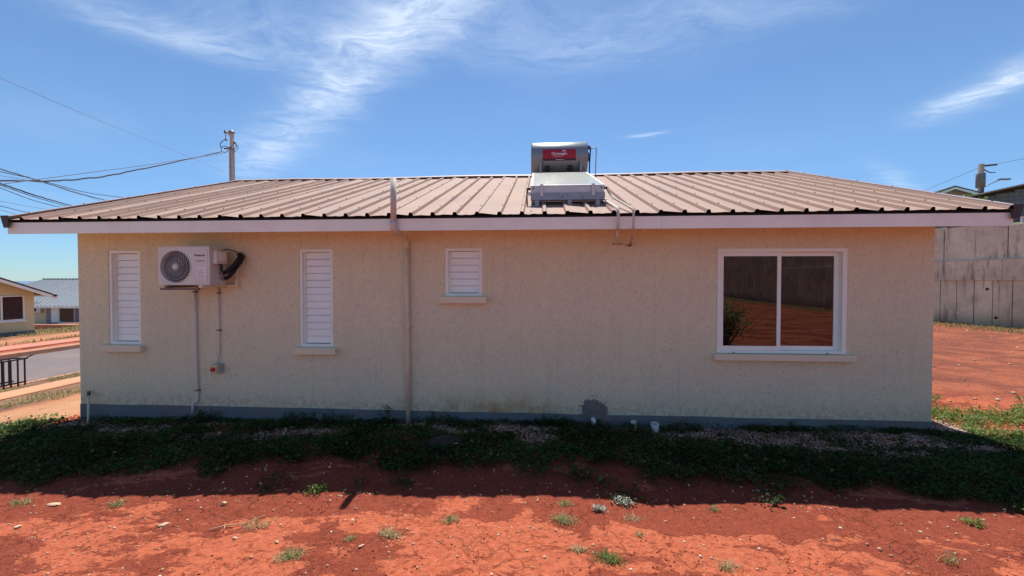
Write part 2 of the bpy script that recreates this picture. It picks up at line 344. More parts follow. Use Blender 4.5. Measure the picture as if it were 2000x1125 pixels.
M['leaf2'] = attrmat('grass_green', (0.075, 0.135, 0.028), (0.19, 0.27, 0.07), 0.6, 0.3, 0.3, mid=(0.30, 0.27, 0.12))
M['dry'] = attrmat('dry_grass', (0.30, 0.24, 0.12), (0.56, 0.46, 0.28), 0.8, 0.2, 0.2, mid=(0.14, 0.17, 0.06))
M['drygreen'] = attrmat('half_dry_grass', (0.15, 0.17, 0.06), (0.44, 0.38, 0.20), 0.8, 0.2, 0.2)
M['silver'] = attrmat('silver_leaf', (0.25, 0.27, 0.20), (0.50, 0.50, 0.42), 0.7, 0.15, 0.3)
M['tree'] = attrmat('tree_leaf', (0.014, 0.030, 0.010), (0.04, 0.07, 0.02), 0.7, 0.15, 0.2)
M['flower'] = simple('yellow_flower', (0.75, 0.50, 0.03), 0.7)
M['gravel'] = attrmat('pink_gravel', (0.26, 0.155, 0.115), (0.47, 0.32, 0.25), 0.9, 0, 0.1, mid=(0.58, 0.49, 0.40))
M['pebble'] = attrmat('soil_pebble', (0.36, 0.17, 0.10), (0.58, 0.40, 0.27), 0.9, 0, 0.2, mid=(0.66, 0.58, 0.46))
M['clod'] = attrmat('red_clod', (0.24, 0.055, 0.03), (0.42, 0.10, 0.052), 0.95, 0, 0.1)
# red soil with zones (float attributes: apron = pale packed dirt, field = brown stony soil, verge)
def soil():
    m, t, b, co = newmat('red_soil')
    A = lambda n: (lambda a: (setattr(a, 'attribute_name', n), a.outputs['Fac'])[1])(t.nodes.new('ShaderNodeAttribute'))
    patch = NOISE(t, co, 1.15, 7, 0.62, 0.55, mapscale=(0.75, 1.5, 1), rot=(0, 0, 0.42))
    patch2 = NOISE(t, co, 4.5, 6, 0.65, 0.5, mapscale=(0.8, 1.4, 1), rot=(0, 0, 0.5))
    pm = MATH(t, 'ADD', MATH(t, 'MULTIPLY', patch, 0.68), MATH(t, 'MULTIPLY', patch2, 0.32))
    pm = MATH(t, 'ADD', pm, MATH(t, 'MULTIPLY', A('loose_shade'), 0.085))
    pf = RAMP(t, pm, 0.508, 0.532)
    grain = NOISE(t, co, 90, 5, 0.7)
    mid = NOISE(t, co, 22, 6, 0.68)
    light = MIXC(t, RAMP(t, mid, 0.3, 0.7), (0.39, 0.092, 0.044), (0.53, 0.150, 0.076))
    dark = MIXC(t, RAMP(t, mid, 0.3, 0.7), (0.200, 0.042, 0.024), (0.275, 0.062, 0.034))
    c = MIXC(t, pf, light, dark)
    spots = RAMP(t, NOISE(t, co, 30, 6, 0.68, 0.4, mapscale=(0.7, 1.3, 1), rot=(0, 0, 0.4)), 0.54, 0.62, 0, 0.75)
    c = MIXC(t, spots, c, (0.17, 0.036, 0.021))
    vor = t.nodes.new('ShaderNodeTexVoronoi'); vor.feature = 'DISTANCE_TO_EDGE'; vor.inputs['Scale'].default_value = 5.5
    wv_ = t.nodes.new('ShaderNodeTexNoise'); wv_.inputs['Scale'].default_value = 9; wv_.inputs['Detail'].default_value = 4; t.links.new(co, wv_.inputs['Vector'])
    ad = t.nodes.new('ShaderNodeVectorMath'); ad.operation = 'MULTIPLY_ADD'; t.links.new(wv_.outputs['Color'], ad.inputs[0]); ad.inputs[1].default_value = (0.22,) * 3; t.links.new(co, ad.inputs[2]); t.links.new(ad.outputs[0], vor.inputs['Vector'])
    crack = RAMP(t, vor.outputs['Distance'], 0.0, 0.035, 1, 0)
    crack = MATH(t, 'MULTIPLY', crack, RAMP(t, NOISE(t, co, 2.3, 3, 0.5), 0.45, 0.6))
    c = MIXC(t, MATH(t, 'MULTIPLY', crack, 0.38), c, (0.15, 0.035, 0.02))
    c = MIXC(t, RAMP(t, grain, 0.5, 0.72, 0, 0.5), c, (0.58, 0.19, 0.10))
    c = MIXC(t, RAMP(t, NOISE(t, co, 140, 3, 0.6), 0.60, 0.70, 0, 0.55), c, (0.13, 0.03, 0.018))
    fl = MIXC(t, RAMP(t, NOISE(t, co, 1.1, 8, 0.7, 0.6, mapscale=(0.9, 1.0, 1)), 0.42, 0.62), (0.205, 0.066, 0.042), (0.34, 0.105, 0.055))
    fl = MIXC(t, RAMP(t, mid, 0.55, 0.8, 0, 0.6), fl, (0.14, 0.055, 0.04))
    c = MIXC(t, A('field'), c, fl)
    ap = MIXC(t, RAMP(t, NOISE(t, co, 1.5, 6, 0.6, mapscale=(1, 0.25, 1)), 0.35, 0.7), (0.51, 0.28, 0.15), (0.44, 0.195, 0.10))
    c = MIXC(t, A('apron'), c, ap)
    vg = MIXC(t, RAMP(t, NOISE(t, co, 2.4, 6, 0.65), 0.4, 0.65), (0.20, 0.105, 0.065), (0.30, 0.17, 0.10))
    c = MIXC(t, A('verge'), c, vg)
    t.links.new(c, b.inputs['Base Color']); b.inputs['Roughness'].default_value = 0.95; b.inputs['Specular IOR Level'].default_value = 0.12
    h = MATH(t, 'ADD', MATH(t, 'ADD', MATH(t, 'MULTIPLY', mid, 1.0), MATH(t, 'MULTIPLY', grain, 0.5)), MATH(t, 'MULTIPLY', crack, -0.5))
    h = MATH(t, 'ADD', h, MATH(t, 'MULTIPLY', pf, 0.35))
    bump(t, b, h, 0.85, 0.022)
    return m
M['soil'] = soil()
M['terrace'] = simple('terrace_weeds', (0.10, 0.105, 0.045), 0.95, var=0.3, vscale=2, bs=0.6, bscale=8, dirt=(0.20, 0.13, 0.08), dirtamt=0.7, dscale=1.2)
def seamat():
    m, t, b, co = newmat('sea_water'); b.inputs['Base Color'].default_value = (0.10, 0.18, 0.26, 1); b.inputs['Roughness'].default_value = 0.5
    bump(t, b, NOISE(t, co, 0.02, 4), 0.4, 3.0); return m
M['sea'] = seamat()

# ------------------------------------------------------------------ terrain
GX = [-4000, -1500, -400, -160, -60, -36, -28.8, -22, -20.2, -18.8, -18.75, -12.3, -12.25, -11.1, -10.4, -8.6, -6.9, -6.1, -4.5, -1.5, 0, 14, 30, 4000]
GZ = [-62, -46, -16, -9.0, -3.55, -1.75, -1.22, -0.93, -0.86, -0.82, -1.04, -0.84, -0.66, -0.56, -0.52, -0.37, -0.18, -0.10, -0.075, -0.01, 0, 0, 0, 0]
def gz(x, y, detail=True):
    x = np.asarray(x, float); y = np.asarray(y, float)
    z = np.interp(x, GX, GZ)
    z = z - 0.022 * np.clip(-y, 0, 2.2) * sstep(-1, -4.5, x) * sstep(-9, -7, x)
    if detail:
        near = sstep(-10.2, -8.5, x) * sstep(40, 20, x)
        fine_ = sstep(-4.0, -3.2, y) * sstep(4.2, 3.2, y) * sstep(-8.5, -7.0, x) * sstep(9.5, 7.5, x); far_ = 1 - 0.75 * (1 - sstep(-8, -4, y) * sstep(12, 6, y))
        z = z + near * ((fbm(x, y, 0.9, 3) - 0.5) * 0.07 * far_ + fine_ * ((fbm(x, y, 6, 4, 2) - 0.5) * 0.030 + (fbm(x, y, 22, 3, 5) - 0.5) * 0.014))
        z = z + near * 0.02 * sstep(-1.7, -1.0, y) * sstep(0.3, -0.2, y)
    return z
def lines(segs):
    out = []
    for a, b, st in segs:
        n = max(1, int(round((b - a) / st))); out += list(np.linspace(a, b, n, endpoint=False))
    return np.array(out + [segs[-1][1]])
lx = lines([(-4000, -1500, 500), (-1500, -400, 180), (-400, -60, 34), (-60, -22, 3), (-22, -18.8, 0.4), (-18.8, -18.75, 0.05), (-18.75, -12.3, 1), (-12.3, -12.25, 0.05), (-12.25, -6.6, 0.09), (-6.6, 6.6, 0.036), (6.6, 12, 0.12), (12, 24, 0.6), (24, 80, 8), (80, 4000, 600)])
ly = lines([(-4000, -100, 600), (-100, -20, 8), (-20, -4, 0.7), (-4, -2.9, 0.08), (-2.9, 0.1, 0.03), (0.1, 3.4, 0.09), (3.4, 10, 0.3), (10, 24, 0.9), (24, 120, 8), (120, 4000, 400)])
XX, YY = np.meshgrid(lx, ly); ZZ = gz(XX, YY)
ZZ = np.where((XX > -6.0) & (XX < 4.5) & (YY > 0.12) & (YY < 6.5), ZZ - 0.3, ZZ)
nx, ny = len(lx), len(ly); idx = np.arange(nx * ny).reshape(ny, nx)
F = np.stack([idx[:-1, :-1].ravel(), idx[:-1, 1:].ravel(), idx[1:, 1:].ravel(), idx[1:, :-1].ravel()], 1)
wob = (fbm(XX, YY, 0.8, 3, 9) - 0.5) * 0.9
apron = sstep(-6.55, -6.85, XX + wob * 0.25 - 0.12 * np.clip(-YY, 0, 3)) * sstep(-9.3, -8.7, XX + wob * 0.6)
apron = np.maximum(apron, sstep(-23.2, -22.8, XX + wob) * sstep(-20.9, -21.3, XX) * 0 + sstep(-26.6, -26.0, XX + wob) * sstep(-22.6, -23.0, XX + wob))
verge = (sstep(-10.5, -10.3, XX) * sstep(-8.6, -9.2, XX + wob * 0.6)) + sstep(-12.3, -12.2, XX) * sstep(-11.0, -11.15, XX) + sstep(-60, -22.9, XX) * 0 + sstep(-18.7, -30, XX) * 0.7
verge = np.clip(np.maximum(verge, (XX < -26.5) * 0.9), 0, 1) * (1 - apron)
field = sstep(5.4, 7.2, XX + wob + 0.5 * (YY - 1)) * sstep(-3, 0.5, YY + wob) * 1.0
field = np.clip(field, 0, 1) * sstep(0.9, 2.4, YY + 0.9 * wob)
loose_shade = sstep(-2.12, -1.86, YY + 0.35 * wob) * sstep(-0.6, -1.0, YY) * (0.55 + 0.45 * sstep(0.35, 0.55, fbm(XX, YY, 0.7, 3, 33))) + 0.7 * sstep(1.4, 2.6, XX + wob) * sstep(-2.6, -2.1, YY + 0.25 * (XX - 3) + wob * 0.5) * (YY < 0)  # dark loose soil, also painting the eave's shaded ground darker
loose_shade = np.clip(loose_shade, 0, 1) * (XX > -6.5) * (XX < 7)
ground = npmesh('ground', np.stack([XX.ravel(), YY.ravel(), ZZ.ravel()], 1), F, M['soil'], attr={'loose_shade': ('POINT', loose_shade.ravel()), 'apron': ('POINT', apron.ravel()), 'field': ('POINT', field.ravel()), 'verge': ('POINT', verge.ravel())}, smooth=True)
struct(ground)
struct(MB().add([(-30000, -30000, -38), (30000, -30000, -38), (30000, 30000, -38), (-30000, 30000, -38)], [(0, 1, 2, 3)]).build('sea', M['sea']))

# street on the left, running away beside the house
def strip(name, prof, m, y0=-60, y1=160, ny=44):
    mb = MB(); ys = np.linspace(y0, y1, ny); vs = [(x, y, z) for y in ys for x, z in prof]; k = len(prof); fs = []
    for j in range(ny - 1):
        for i in range(k - 1): fs.append((j * k + i, j * k + i + 1, (j + 1) * k + i + 1, (j + 1) * k + i))
    return struct(mb.add(vs, fs).build(name, m))
strip('road', [(-18.7, -0.955), (-17.5, -0.90), (-15.5, -0.835), (-13.5, -0.79), (-12.31, -0.775)], M['asphalt'])
strip('kerb', [(-12.32, -0.86), (-12.32, -0.67), (-12.30, -0.64), (-12.12, -0.63), (-12.10, -0.80)], M['kerb'])
strip('kerb', [(-18.98, -1.0), (-18.98, -0.80), (-18.96, -0.775), (-18.74, -0.775), (-18.70, -0.81), (-18.68, -1.05)], M['kerb'])
strip('sidewalk', [(-11.13, -0.70), (-11.13, -0.535), (-11.11, -0.52), (-10.42, -0.49), (-10.40, -0.505), (-10.40, -0.66)], M['walk'])
strip('sidewalk', [(-21.5, -1.1), (-21.5, -0.855), (-20.0, -0.80), (-19.98, -0.82), (-19.98, -1.0)], M['walkred'])

# ------------------------------------------------------------------ the house
XL, XR, YB = -6.133, 4.6007, 6.64
SL = (3.933 - 2.545) / (3.319 + 0.507)
def roofz(y): return 2.545 + SL * (min(y, 6.638 - y) + 0.507)
house = empty('house', (-0.77, 3.32, 0)); tag(house, 'cream stucco bungalow with brown metal roof filling the view', 'house')
J1 = (-5.700, -5.252, 0.957, 2.203); J2 = (-3.068, -2.624, 0.952, 2.210); J3 = (-1.167, -0.696, 1.612, 2.213); BW = (2.150, 3.630, 0.935, 2.190)
holes = [J1, J2, J3, BW]
WT, Z0, Z1 = 0.16, 0.15, 2.62
def wall_with_holes(mb):
    xs = sorted({XL, XR} | {h[0] for h in holes} | {h[1] for h in holes}); zs = sorted({Z0, Z1} | {h[2] for h in holes} | {h[3] for h in holes})
    inh = lambda x, z: any(h[0] < x < h[1] and h[2] < z < h[3] for h in holes)
    for i in range(len(xs) - 1):
        for j in range(len(zs) - 1):
            a, b, c, d = xs[i], xs[i + 1], zs[j], zs[j + 1]
            if inh((a + b) / 2, (c + d) / 2): continue
            mb.add([(a, 0, c), (b, 0, c), (b, 0, d), (a, 0, d)], [(0, 1, 2, 3)]); mb.add([(a, WT, c), (b, WT, c), (b, WT, d), (a, WT, d)], [(3, 2, 1, 0)])
    for a, b, c, d in holes:
        mb.add([(a, 0, c), (b, 0, c), (b, 0, d), (a, 0, d), (a, WT, c), (b, WT, c), (b, WT, d), (a, WT, d)], [(0, 4, 5, 1), (1, 5, 6, 2), (2, 6, 7, 3), (3, 7, 4, 0)])
w = MB(); wall_with_holes(w)
def nofix(mb, name, m, parent):    # build without recalculating normals
    me = bpy.data.meshes.new(name); me.from_pydata(mb.v, [], mb.f); me.materials.append(m); me.update()
    o = bpy.data.objects.new(name, me); COL.objects.link(o); keep(o, parent); return o
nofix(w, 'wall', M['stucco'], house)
for x0, x1, nm in ((XL, XL + WT, 'wall'), (XR - WT, XR, 'wall')):
    g = MB(); pr = [(WT + 0.001, Z0), (YB, Z0), (YB, Z1), (3.319, 3.80), (WT + 0.001, Z1)]
    g.add([(x0, y, z) for y, z in pr] + [(x1, y, z) for y, z in pr], [(0, 1, 2, 3, 4), (9, 8, 7, 6, 5)] + [(i, i + 5, (i + 1) % 5 + 5, (i + 1) % 5) for i in range(5)])
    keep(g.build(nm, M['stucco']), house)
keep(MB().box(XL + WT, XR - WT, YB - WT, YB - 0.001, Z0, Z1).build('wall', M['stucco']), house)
keep(MB().box(XL + 0.1, XR - 0.1, 0.02, YB - 0.1, 2.64, 2.70).build('ceiling', M['interior']), house)
keep(MB().box(XL + 0.1, XR - 0.1, 0.1, YB - 0.1, 0.05, 0.148).build('floor_slab', M['interior']), house)
# plinth with a slightly uneven painted top line
pl = MB(); n = 120; xs = np.linspace(XL - 0.004, XR + 0.004, n); tops = 0.15 + (fbm(xs, xs * 0, 2.0, 3) - 0.5) * 0.016
vs = []
for x, tz in zip(xs, tops): vs += [(x, -0.006, -0.5), (x, -0.006, tz), (x, -0.0005, tz + 0.004)]
pl.add(vs, [(3 * i + k, 3 * i + 3 + k, 3 * i + 4 + k, 3 * i + 1 + k) for i in range(n - 1) for k in range(2)])
pl.box(XL - 0.004, XL + 0.1, 0.0, YB, -0.5, 0.146).box(XR - 0.1, XR + 0.004, 0.0, YB, -0.5, 0.146).box(XL + 0.1, XR - 0.1, YB - 0.1, YB, -0.5, 0.146)
keep(pl.build('plinth', M['plinth']), house)
# cement patch round the drain
cp = MB(); n = 84; ring = []
for k in range(n):
    t = 2 * math.pi * k / n; r = 0.155 * (1 + 0.10 * math.sin(3 * t + 1) + random.uniform(-0.13, 0.09)); ring.append((0.689 + r * 1.03 * math.cos(t), -0.007, 0.195 + r * math.sin(t) * 0.98))
cp.add([(0.689, -0.020, 0.195)] + [(0.689 + (x - 0.689) * 0.8, -0.017, 0.195 + (z - 0.195) * 0.8) for x, y, z in ring] + ring, [(0, 1 + (k + 1) % n, 1 + k) for k in range(n)] + [(1 + k, 1 + (k + 1) % n, n + 1 + (k + 1) % n, n + 1 + k) for k in range(n)], True)
for k in range(46):
    t = random.uniform(-0.3, 3.45); rr_ = 0.155 * random.uniform(0.98, 1.30); q = random.uniform(0.003, 0.009); cx_, cz_ = 0.689 + rr_ * math.cos(t), 0.195 + rr_ * math.sin(t)
    cp.add([(cx_ + q * math.cos(a) * random.uniform(0.6, 1.2), -0.004, cz_ + q * math.sin(a) * random.uniform(0.6, 1.4)) for a in (0, 1.05, 2.1, 3.14, 4.2, 5.25)], [(0, 1, 2, 3, 4, 5)])
cpo = cp.build('cement_patch', M['cement']); keep(cpo, house); cpo['label'] = 'dark grey cement patch on the wall foot'

# louvre windows
def louvre(rect, ns, label):
    x0, x1, z0, z1 = rect; d0, d1 = 0.008, 0.085; fw = 0.034
    f = MB(); e = 0.001
    f.box(x0 + e, x0 + fw, d0, d1, z0 + e, z1 - e).box(x1 - fw, x1 - e, d0, d1, z0 + e, z1 - e).box(x0 + fw, x1 - fw, d0 + 0.001, d1, z1 - fw, z1 - e).box(x0 + fw, x1 - fw, d0 + 0.001, d1, z0 + e, z0 + fw)
    f.box(x0 + fw, x0 + fw + 0.02, 0.045, d1, z0 + fw, z1 - fw).box(x1 - fw - 0.02, x1 - fw, 0.045, d1, z0 + fw, z1 - fw)
    fo = f.build('louvre_window', M['alu']); keep(fo, house); fo['label'] = label
    b0, b1 = z0 + fw + 0.004, z1 - fw - 0.004; h = (b1 - b0) / ns
    for k in range(ns):
        zc = b0 + (k + 0.5) * h; a = rad(6.0 + random.uniform(-2.6, 2.6)); hh = h * 0.495; th = 0.0025
        s = MB(); xa, xb = x0 + fw + 0.0205, x1 - fw - 0.0205
        top = (0.066 + math.sin(a) * hh, zc + math.cos(a) * hh); bot = (0.066 - math.sin(a) * hh, zc - math.cos(a) * hh + 0.003)
        s.hexa([(xa, bot[0] - th, bot[1]), (xb, bot[0] - th, bot[1]), (xb, bot[0] + th, bot[1]), (xa, bot[0] + th, bot[1]), (xa, top[0] - th, top[1]), (xb, top[0] - th, top[1]), (xb, top[0] + th, top[1]), (xa, top[0] + th, top[1])])
        so = s.build('slat', M['slat']); so.parent = fo
    si = MB().box(x0 - 0.062, x1 + 0.062, -0.075, 0.003, z0 - 0.088, z0 - 0.006, 0.006); so = si.build('sill', M['sill']); so.parent = fo
    bk = MB().box(x0 + 0.01, x1 - 0.01, 0.12, 0.125, z0 + 0.01, z1 - 0.01).build('dark_room_sheet', M['dark']); bk.parent = fo  # dark sheet stands in for the room's shade behind the slats
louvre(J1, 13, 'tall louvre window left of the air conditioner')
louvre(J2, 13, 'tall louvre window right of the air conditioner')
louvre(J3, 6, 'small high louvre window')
# sliding window
x0, x1, z0, z1 = BW; fw = 0.05; e = 0.001
f = MB().box(x0 + e, x0 + 0.035, -0.012, 0.10, z0 + e, z1 - e).box(x1 - fw, x1 - e, -0.012, 0.10, z0 + e, z1 - e).box(x0 + 0.035, x1 - fw, -0.010, 0.10, z1 - 0.042, z1 - e).box(x0 + 0.035, x1 - fw, -0.010, 0.10, z0 + e, z0 + 0.032)
f.box(x0 + 0.035, x1 - fw, -0.020, -0.0105, z0 + 0.004, z0 + 0.018)
fo = f.build('sliding_window', M['alu']); keep(fo, house); fo['label'] = 'wide sliding window with dark tinted panes'
def sash(xa, xb, y, wl, wr):
    s = MB(); a, b = z0 + 0.033, z1 - 0.043
    s.box(xa, xa + wl, y, y + 0.03, a, b).box(xb - wr, xb, y, y + 0.03, a, b).box(xa + wl, xb - wr, y + 0.001, y + 0.029, b - 0.048, b).box(xa + wl, xb - wr, y + 0.001, y + 0.029, a, a + 0.052)
    so = s.build('sash', M['alu']); so.parent = fo
    po = MB().box(xa + wl - 0.004, xb - wr + 0.004, y + 0.012, y + 0.018, a + 0.048, b - 0.044).build('pane', M['glass']); po.parent = fo
xm = 2.875
sash(x0 + 0.0355, xm + 0.018, 0.006, 0.042, 0.042); sash(xm - 0.012, x1 - fw - 0.001, 0.046, 0.036, 0.055)
for xx in (x0 + 0.19, x0 + 1.26): MB().box(xx - 0.012, xx + 0.012, -0.0235, -0.0202, z0 + 0.006, z0 + 0.014).build('drain_slot', M['dark']).parent = fo
MB().box(x0 - 0.05, x1 + 0.075, -0.08, 0.003, z0 - 0.078, z0 - 0.004, 0.006).build('sill', M['sill']).parent = fo

# roof: deck, sheets, caps
GL, GR = -6.448, 4.9265
rf = MB()
for s_ in (1, -1):
    y0_, y1_ = (-0.455, 3.319) if s_ == 1 else (6.638 + 0.455, 3.319)
    zt = lambda y: roofz(y) - 0.02
    v = [(GL + 0.06, y0_, zt(y0_) - 0.05), (GR - 0.06, y0_, zt(y0_) - 0.05), (GR - 0.06, y1_, zt(y1_) - 0.05), (GL + 0.06, y1_, zt(y1_) - 0.05)]
    v += [(x, y, z + 0.05) for x, y, z in v]
    rf.hexa(v)
roof = rf.build('roof', M['black']); keep(roof, house)
def rib_profile(xa, xb, ph):
    pts = []; k0 = math.ceil((xa - ph) / 0.252 - 1e-6); k1 = math.floor((xb - ph) / 0.252 + 1e-6)
    for k in range(k0, k1 + 1):
        c = ph + k * 0.252
        for dx, dz in ((-0.028, 0), (-0.015, 0.032), (0.015, 0.032), (0.028, 0)): pts.append((c + dx, dz))
        for q in (1, 2, 3): pts.append((c + 0.028 + q * 0.049, 0.0015 if q == 2 else 0))
    pts = [(x, dz) for x, dz in pts if xa < x < xb]
    def at(x):
        c = ph + round((x - ph) / 0.252) * 0.252; d = abs(x - c); return 0.032 if d < 0.015 else 0 if d > 0.028 else 0.032 * (0.028 - d) / 0.013
    return [(xa, at(xa))] + pts + [(xb, at(xb))]
def roof_sheet(xa, xb, side, seed):
    prof = rib_profile(xa, xb, -3.708); rows = [-0.507, -0.47, -0.2, 0.55, 1.3, 2.05, 2.8, 3.30]; vs = []; r = np.random.default_rng(seed)
    sag = r.uniform(-0.0045, 0.003, len(prof))
    nl = Vector((0, -SL, 1)).normalized()
    for j, y in enumerate(rows):
        w_ = max(0, 1 - j * 0.5)
        for i, (x, dz) in enumerate(prof):
            if dz < 0.001 or True:
                off = dz + (sag[i] * w_ if dz < 0.01 else sag[i] * w_ * 0.3) + r.uniform(-0.0012, 0.0012) + 0.0015 * (seed % 2)
            yy = y - (r.uniform(0, 0.004) if j == 0 else 0)
            p = Vector((x, yy, roofz(yy))) + nl * off
            vs.append((p.x, p.y if side == 1 else 6.638 - p.y, p.z))
    k = len(prof); fs = [(j * k + i, j * k + i + 1, (j + 1) * k + i + 1, (j + 1) * k + i) for j in range(len(rows) - 1) for i in range(k - 1)]
    if side == -1: fs = [f[::-1] for f in fs]
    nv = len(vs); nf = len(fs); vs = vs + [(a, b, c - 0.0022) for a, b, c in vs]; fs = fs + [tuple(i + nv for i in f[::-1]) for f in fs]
    me = bpy.data.meshes.new('roof_sheet'); me.from_pydata(vs, [], fs); me.materials.append(M['roof']); me.materials.append(M['black'])  # underside painted black to stand in for the shade beneath the sheets
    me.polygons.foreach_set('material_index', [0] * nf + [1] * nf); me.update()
    o = bpy.data.objects.new('roof_sheet', me); COL.objects.link(o); o.parent = roof
    return o
edges = [GL + 0.012] + [-3.708 + 0.252 * k + 0.02 for k in range(-8, 35, 4) if GL + 0.3 < -3.708 + 0.252 * k + 0.02 < GR - 0.3] + [GR - 0.012]
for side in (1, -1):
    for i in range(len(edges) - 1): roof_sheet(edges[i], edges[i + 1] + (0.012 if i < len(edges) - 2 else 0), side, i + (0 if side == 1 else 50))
# ridge cap
rc = MB(); ra = 0.055
nl = Vector((0, -SL, 1)).normalized()
def cap_pt(d, up): y = 3.319 - d; return (y, 2.545 + SL * (y + 0.507) + up)
a1, a0 = cap_pt(0.13, 0.040), (3.319, roofz(3.319) + 0.052)
prf = [a1, (a1[0] + 0.004, a1[1] + 0.006), a0, (6.638 - a1[0] - 0.004, a1[1] + 0.006), (6.638 - a1[0], a1[1])]
ns = 24; vs = []
for i in range(ns + 1):
    x = GL + (GR - GL) * i / ns; dz = random.uniform(-0.003, 0.003) + 0.008 * math.sin(i * 0.7)
    vs += [(x, y, z + dz) for y, z in prf]
rc.add(vs, [(i * 5 + k, i * 5 + k + 1, i * 5 + k + 6, i * 5 + k + 5) for i in range(ns) for k in range(4)])
rc.build('ridge_cap', M['ridge']).parent = roof
# barge trims on the four rakes
for x, s_ in ((GL, 1), (GR, -1)):
    for side in (1, -1):
        b = MB(); Yf = (lambda y: y) if side == 1 else (lambda y: 6.638 - y)
        q = lambda y, o: roofz(y) + o
        sec = [(x, 0.045), (x + s_ * 0.075, 0.045), (x + s_ * 0.075, 0.038), (x + s_ * 0.012, 0.038), (x + s_ * 0.012, -0.09), (x - s_ * 0.012, -0.095)]
        vs = [(xx, Yf(-0.515), q(-0.515, o)) for xx, o in sec] + [(xx, Yf(3.33), roofz(3.319) + SL * 0.011 + o) for xx, o in sec]
        b.add(vs, [(i, (i + 1) % 6, (i + 1) % 6 + 6, i + 6) for i in range(6)] + [tuple(range(6)), tuple(range(11, 5, -1))])
        b.build('barge_trim', M['ridge']).parent = roof
    bc = MB(); s0 = -1 if x == GL else 1
    bc.hexa([(x + s0 * 0.004, -0.522, 2.445), (x - s0 * 0.07, -0.522, 2.445), (x - s0 * 0.07, -0.514, 2.445), (x + s0 * 0.004, -0.514, 2.445),
             (x + s0 * 0.045, -0.526, 2.592), (x - s0 * 0.05, -0.526, 2.592), (x - s0 * 0.05, -0.516, 2.595), (x + s0 * 0.045, -0.516, 2.595)])
    bc.build('barge_end_cap', M['dark_trim']).parent = roof
# screws on the ribs and along the trims
sv, sf = [], []
def screw(p):
    o = len(sv); r = 0.0095
    for h, rr in ((0, r), (0.008, r * 0.9)):
        for k in range(6): sv.append((p[0] + rr * math.cos(k * 1.047), p[1] + rr * math.sin(k * 1.047), p[2] + h))
    for k in range(6): sf.append((o + k, o + (k + 1) % 6, o + 6 + (k + 1) % 6, o + 6 + k))
    sf.append((o + 6, o + 7, o + 8, o + 9)); sf.append((o + 9, o + 10, o + 11, o + 6))
for k in range(-11, 35):
    xx = -3.708 + 0.252 * k
    if not GL + 0.09 < xx < GR - 0.09: continue
    for y in (-0.40, -0.16, 0.53, 1.28, 2.03, 2.78):
        if y == -0.40: continue
        yy = y + random.uniform(-0.02, 0.02); screw((xx + random.uniform(-0.004, 0.004), yy, roofz(yy) + 0.033))
for xx in (GL + 0.03, GR - 0.03):
    for y in np.arange(-0.3, 3.3, 0.62): screw((xx, y, roofz(y) + 0.045))
so = MB().add(sv, sf).build('roof_screws', M['screw']); so.parent = roof; so['kind'] = 'stuff'
# black strip standing in for eave shade, then fascia boards
keep(MB().box(GL + 0.03, GR - 0.03, -0.463, -0.456, 2.43, 2.535).build('eave_shade_strip', M['black']), house)
fx = [-6.458, -4.87, -1.66, 1.35, 4.9175]
for a, b in zip(fx[:-1], fx[1:]): keep(MB().box(a + 0.001, b - 0.001, -0.482, -0.4635, 2.375, 2.512, 0.002).build('fascia_board', M['white_trim']), house)
keep(MB().box(GL + 0.03, GR - 0.03, 7.09, 7.115, 2.375, 2.50).build('fascia_board', M['white_trim']), house)
for xx in (GL + 0.02, GR - 0.045):
    for side in (0, 1):
        g = MB(); yv = (-0.45, 3.318) if side == 0 else (7.085, 3.32)
        v = [(xx, yv[0], roofz(yv[0]) - 0.17), (xx + 0.025, yv[0], roofz(yv[0]) - 0.17), (xx + 0.025, yv[1], roofz(yv[1]) - 0.17), (xx, yv[1], roofz(yv[1]) - 0.17)]
        g.hexa(v + [(x, y, z + 0.145) for x, y, z in v]); keep(g.build('gable_board', M['white_trim']), house)
keep(MB().box(GL + 0.05, GR - 0.05, -0.455, -0.002, 2.456, 2.464).build('soffit', M['white_trim']), house)
keep(MB().box(GL + 0.05, GR - 0.05, YB + 0.002, YB + 0.45, 2.456, 2.464).build('soffit', M['white_trim']), house)

# ------------------------------------------------------------------ things fixed to the house
def bend(p0, p1, p2, n=6):   # quadratic arc
    return [tuple((1 - t) ** 2 * a + 2 * t * (1 - t) * b + t * t * c for a, b, c in zip(p0, p1, p2)) for t in np.linspace(0, 1, n)]
# soil vent pipe
vp = empty('vent_pipe', (-1.62, -0.05, 0)); tag(vp, 'beige vent pipe standing above the roof edge and running down the wall', 'pipe')
keep(MB().tube([(-1.632, -0.525, 2.96), (-1.633, -0.525, 2.46)], 0.0335, 16).build('upper_pipe', M['ventpipe']), vp)
keep(MB().tube([(-1.633, -0.525, 2.475), (-1.633, -0.525, 2.43), *bend((-1.633, -0.525, 2.43), (-1.633, -0.525, 2.385), (-1.615, -0.47, 2.37), 6)[1:]], 0.041, 16).build('elbow', M['ventpipe']), vp)
keep(MB().tube([(-1.615, -0.475, 2.372), (-1.612, -0.42, 2.362), (-1.64, -0.13, 2.335), *bend((-1.64, -0.13, 2.335), (-1.645, -0.045, 2.325), (-1.645, -0.045, 2.25), 6)[1:]], 0.028, 14).build('crossing_pipe', M['pipe']), vp)
keep(MB().tube([(-1.645, -0.045, 2.27), (-1.637, -0.045, 1.2), (-1.63, -0.045, -0.1)], 0.031, 16).build('lower_pipe', M['pipe']), vp)
keep(MB().tube([(-1.645, -0.045, 2.29), (-1.645, -0.045, 2.21)], 0.036, 16).build('collar', M['pipe']), vp)
keep(MB().box(-1.676, -1.598, -0.079, 0.001, 1.225, 1.240).box(-1.600, -1.570, -0.012, 0.001, 1.222, 1.243).build('clip', M['pipe']), vp)

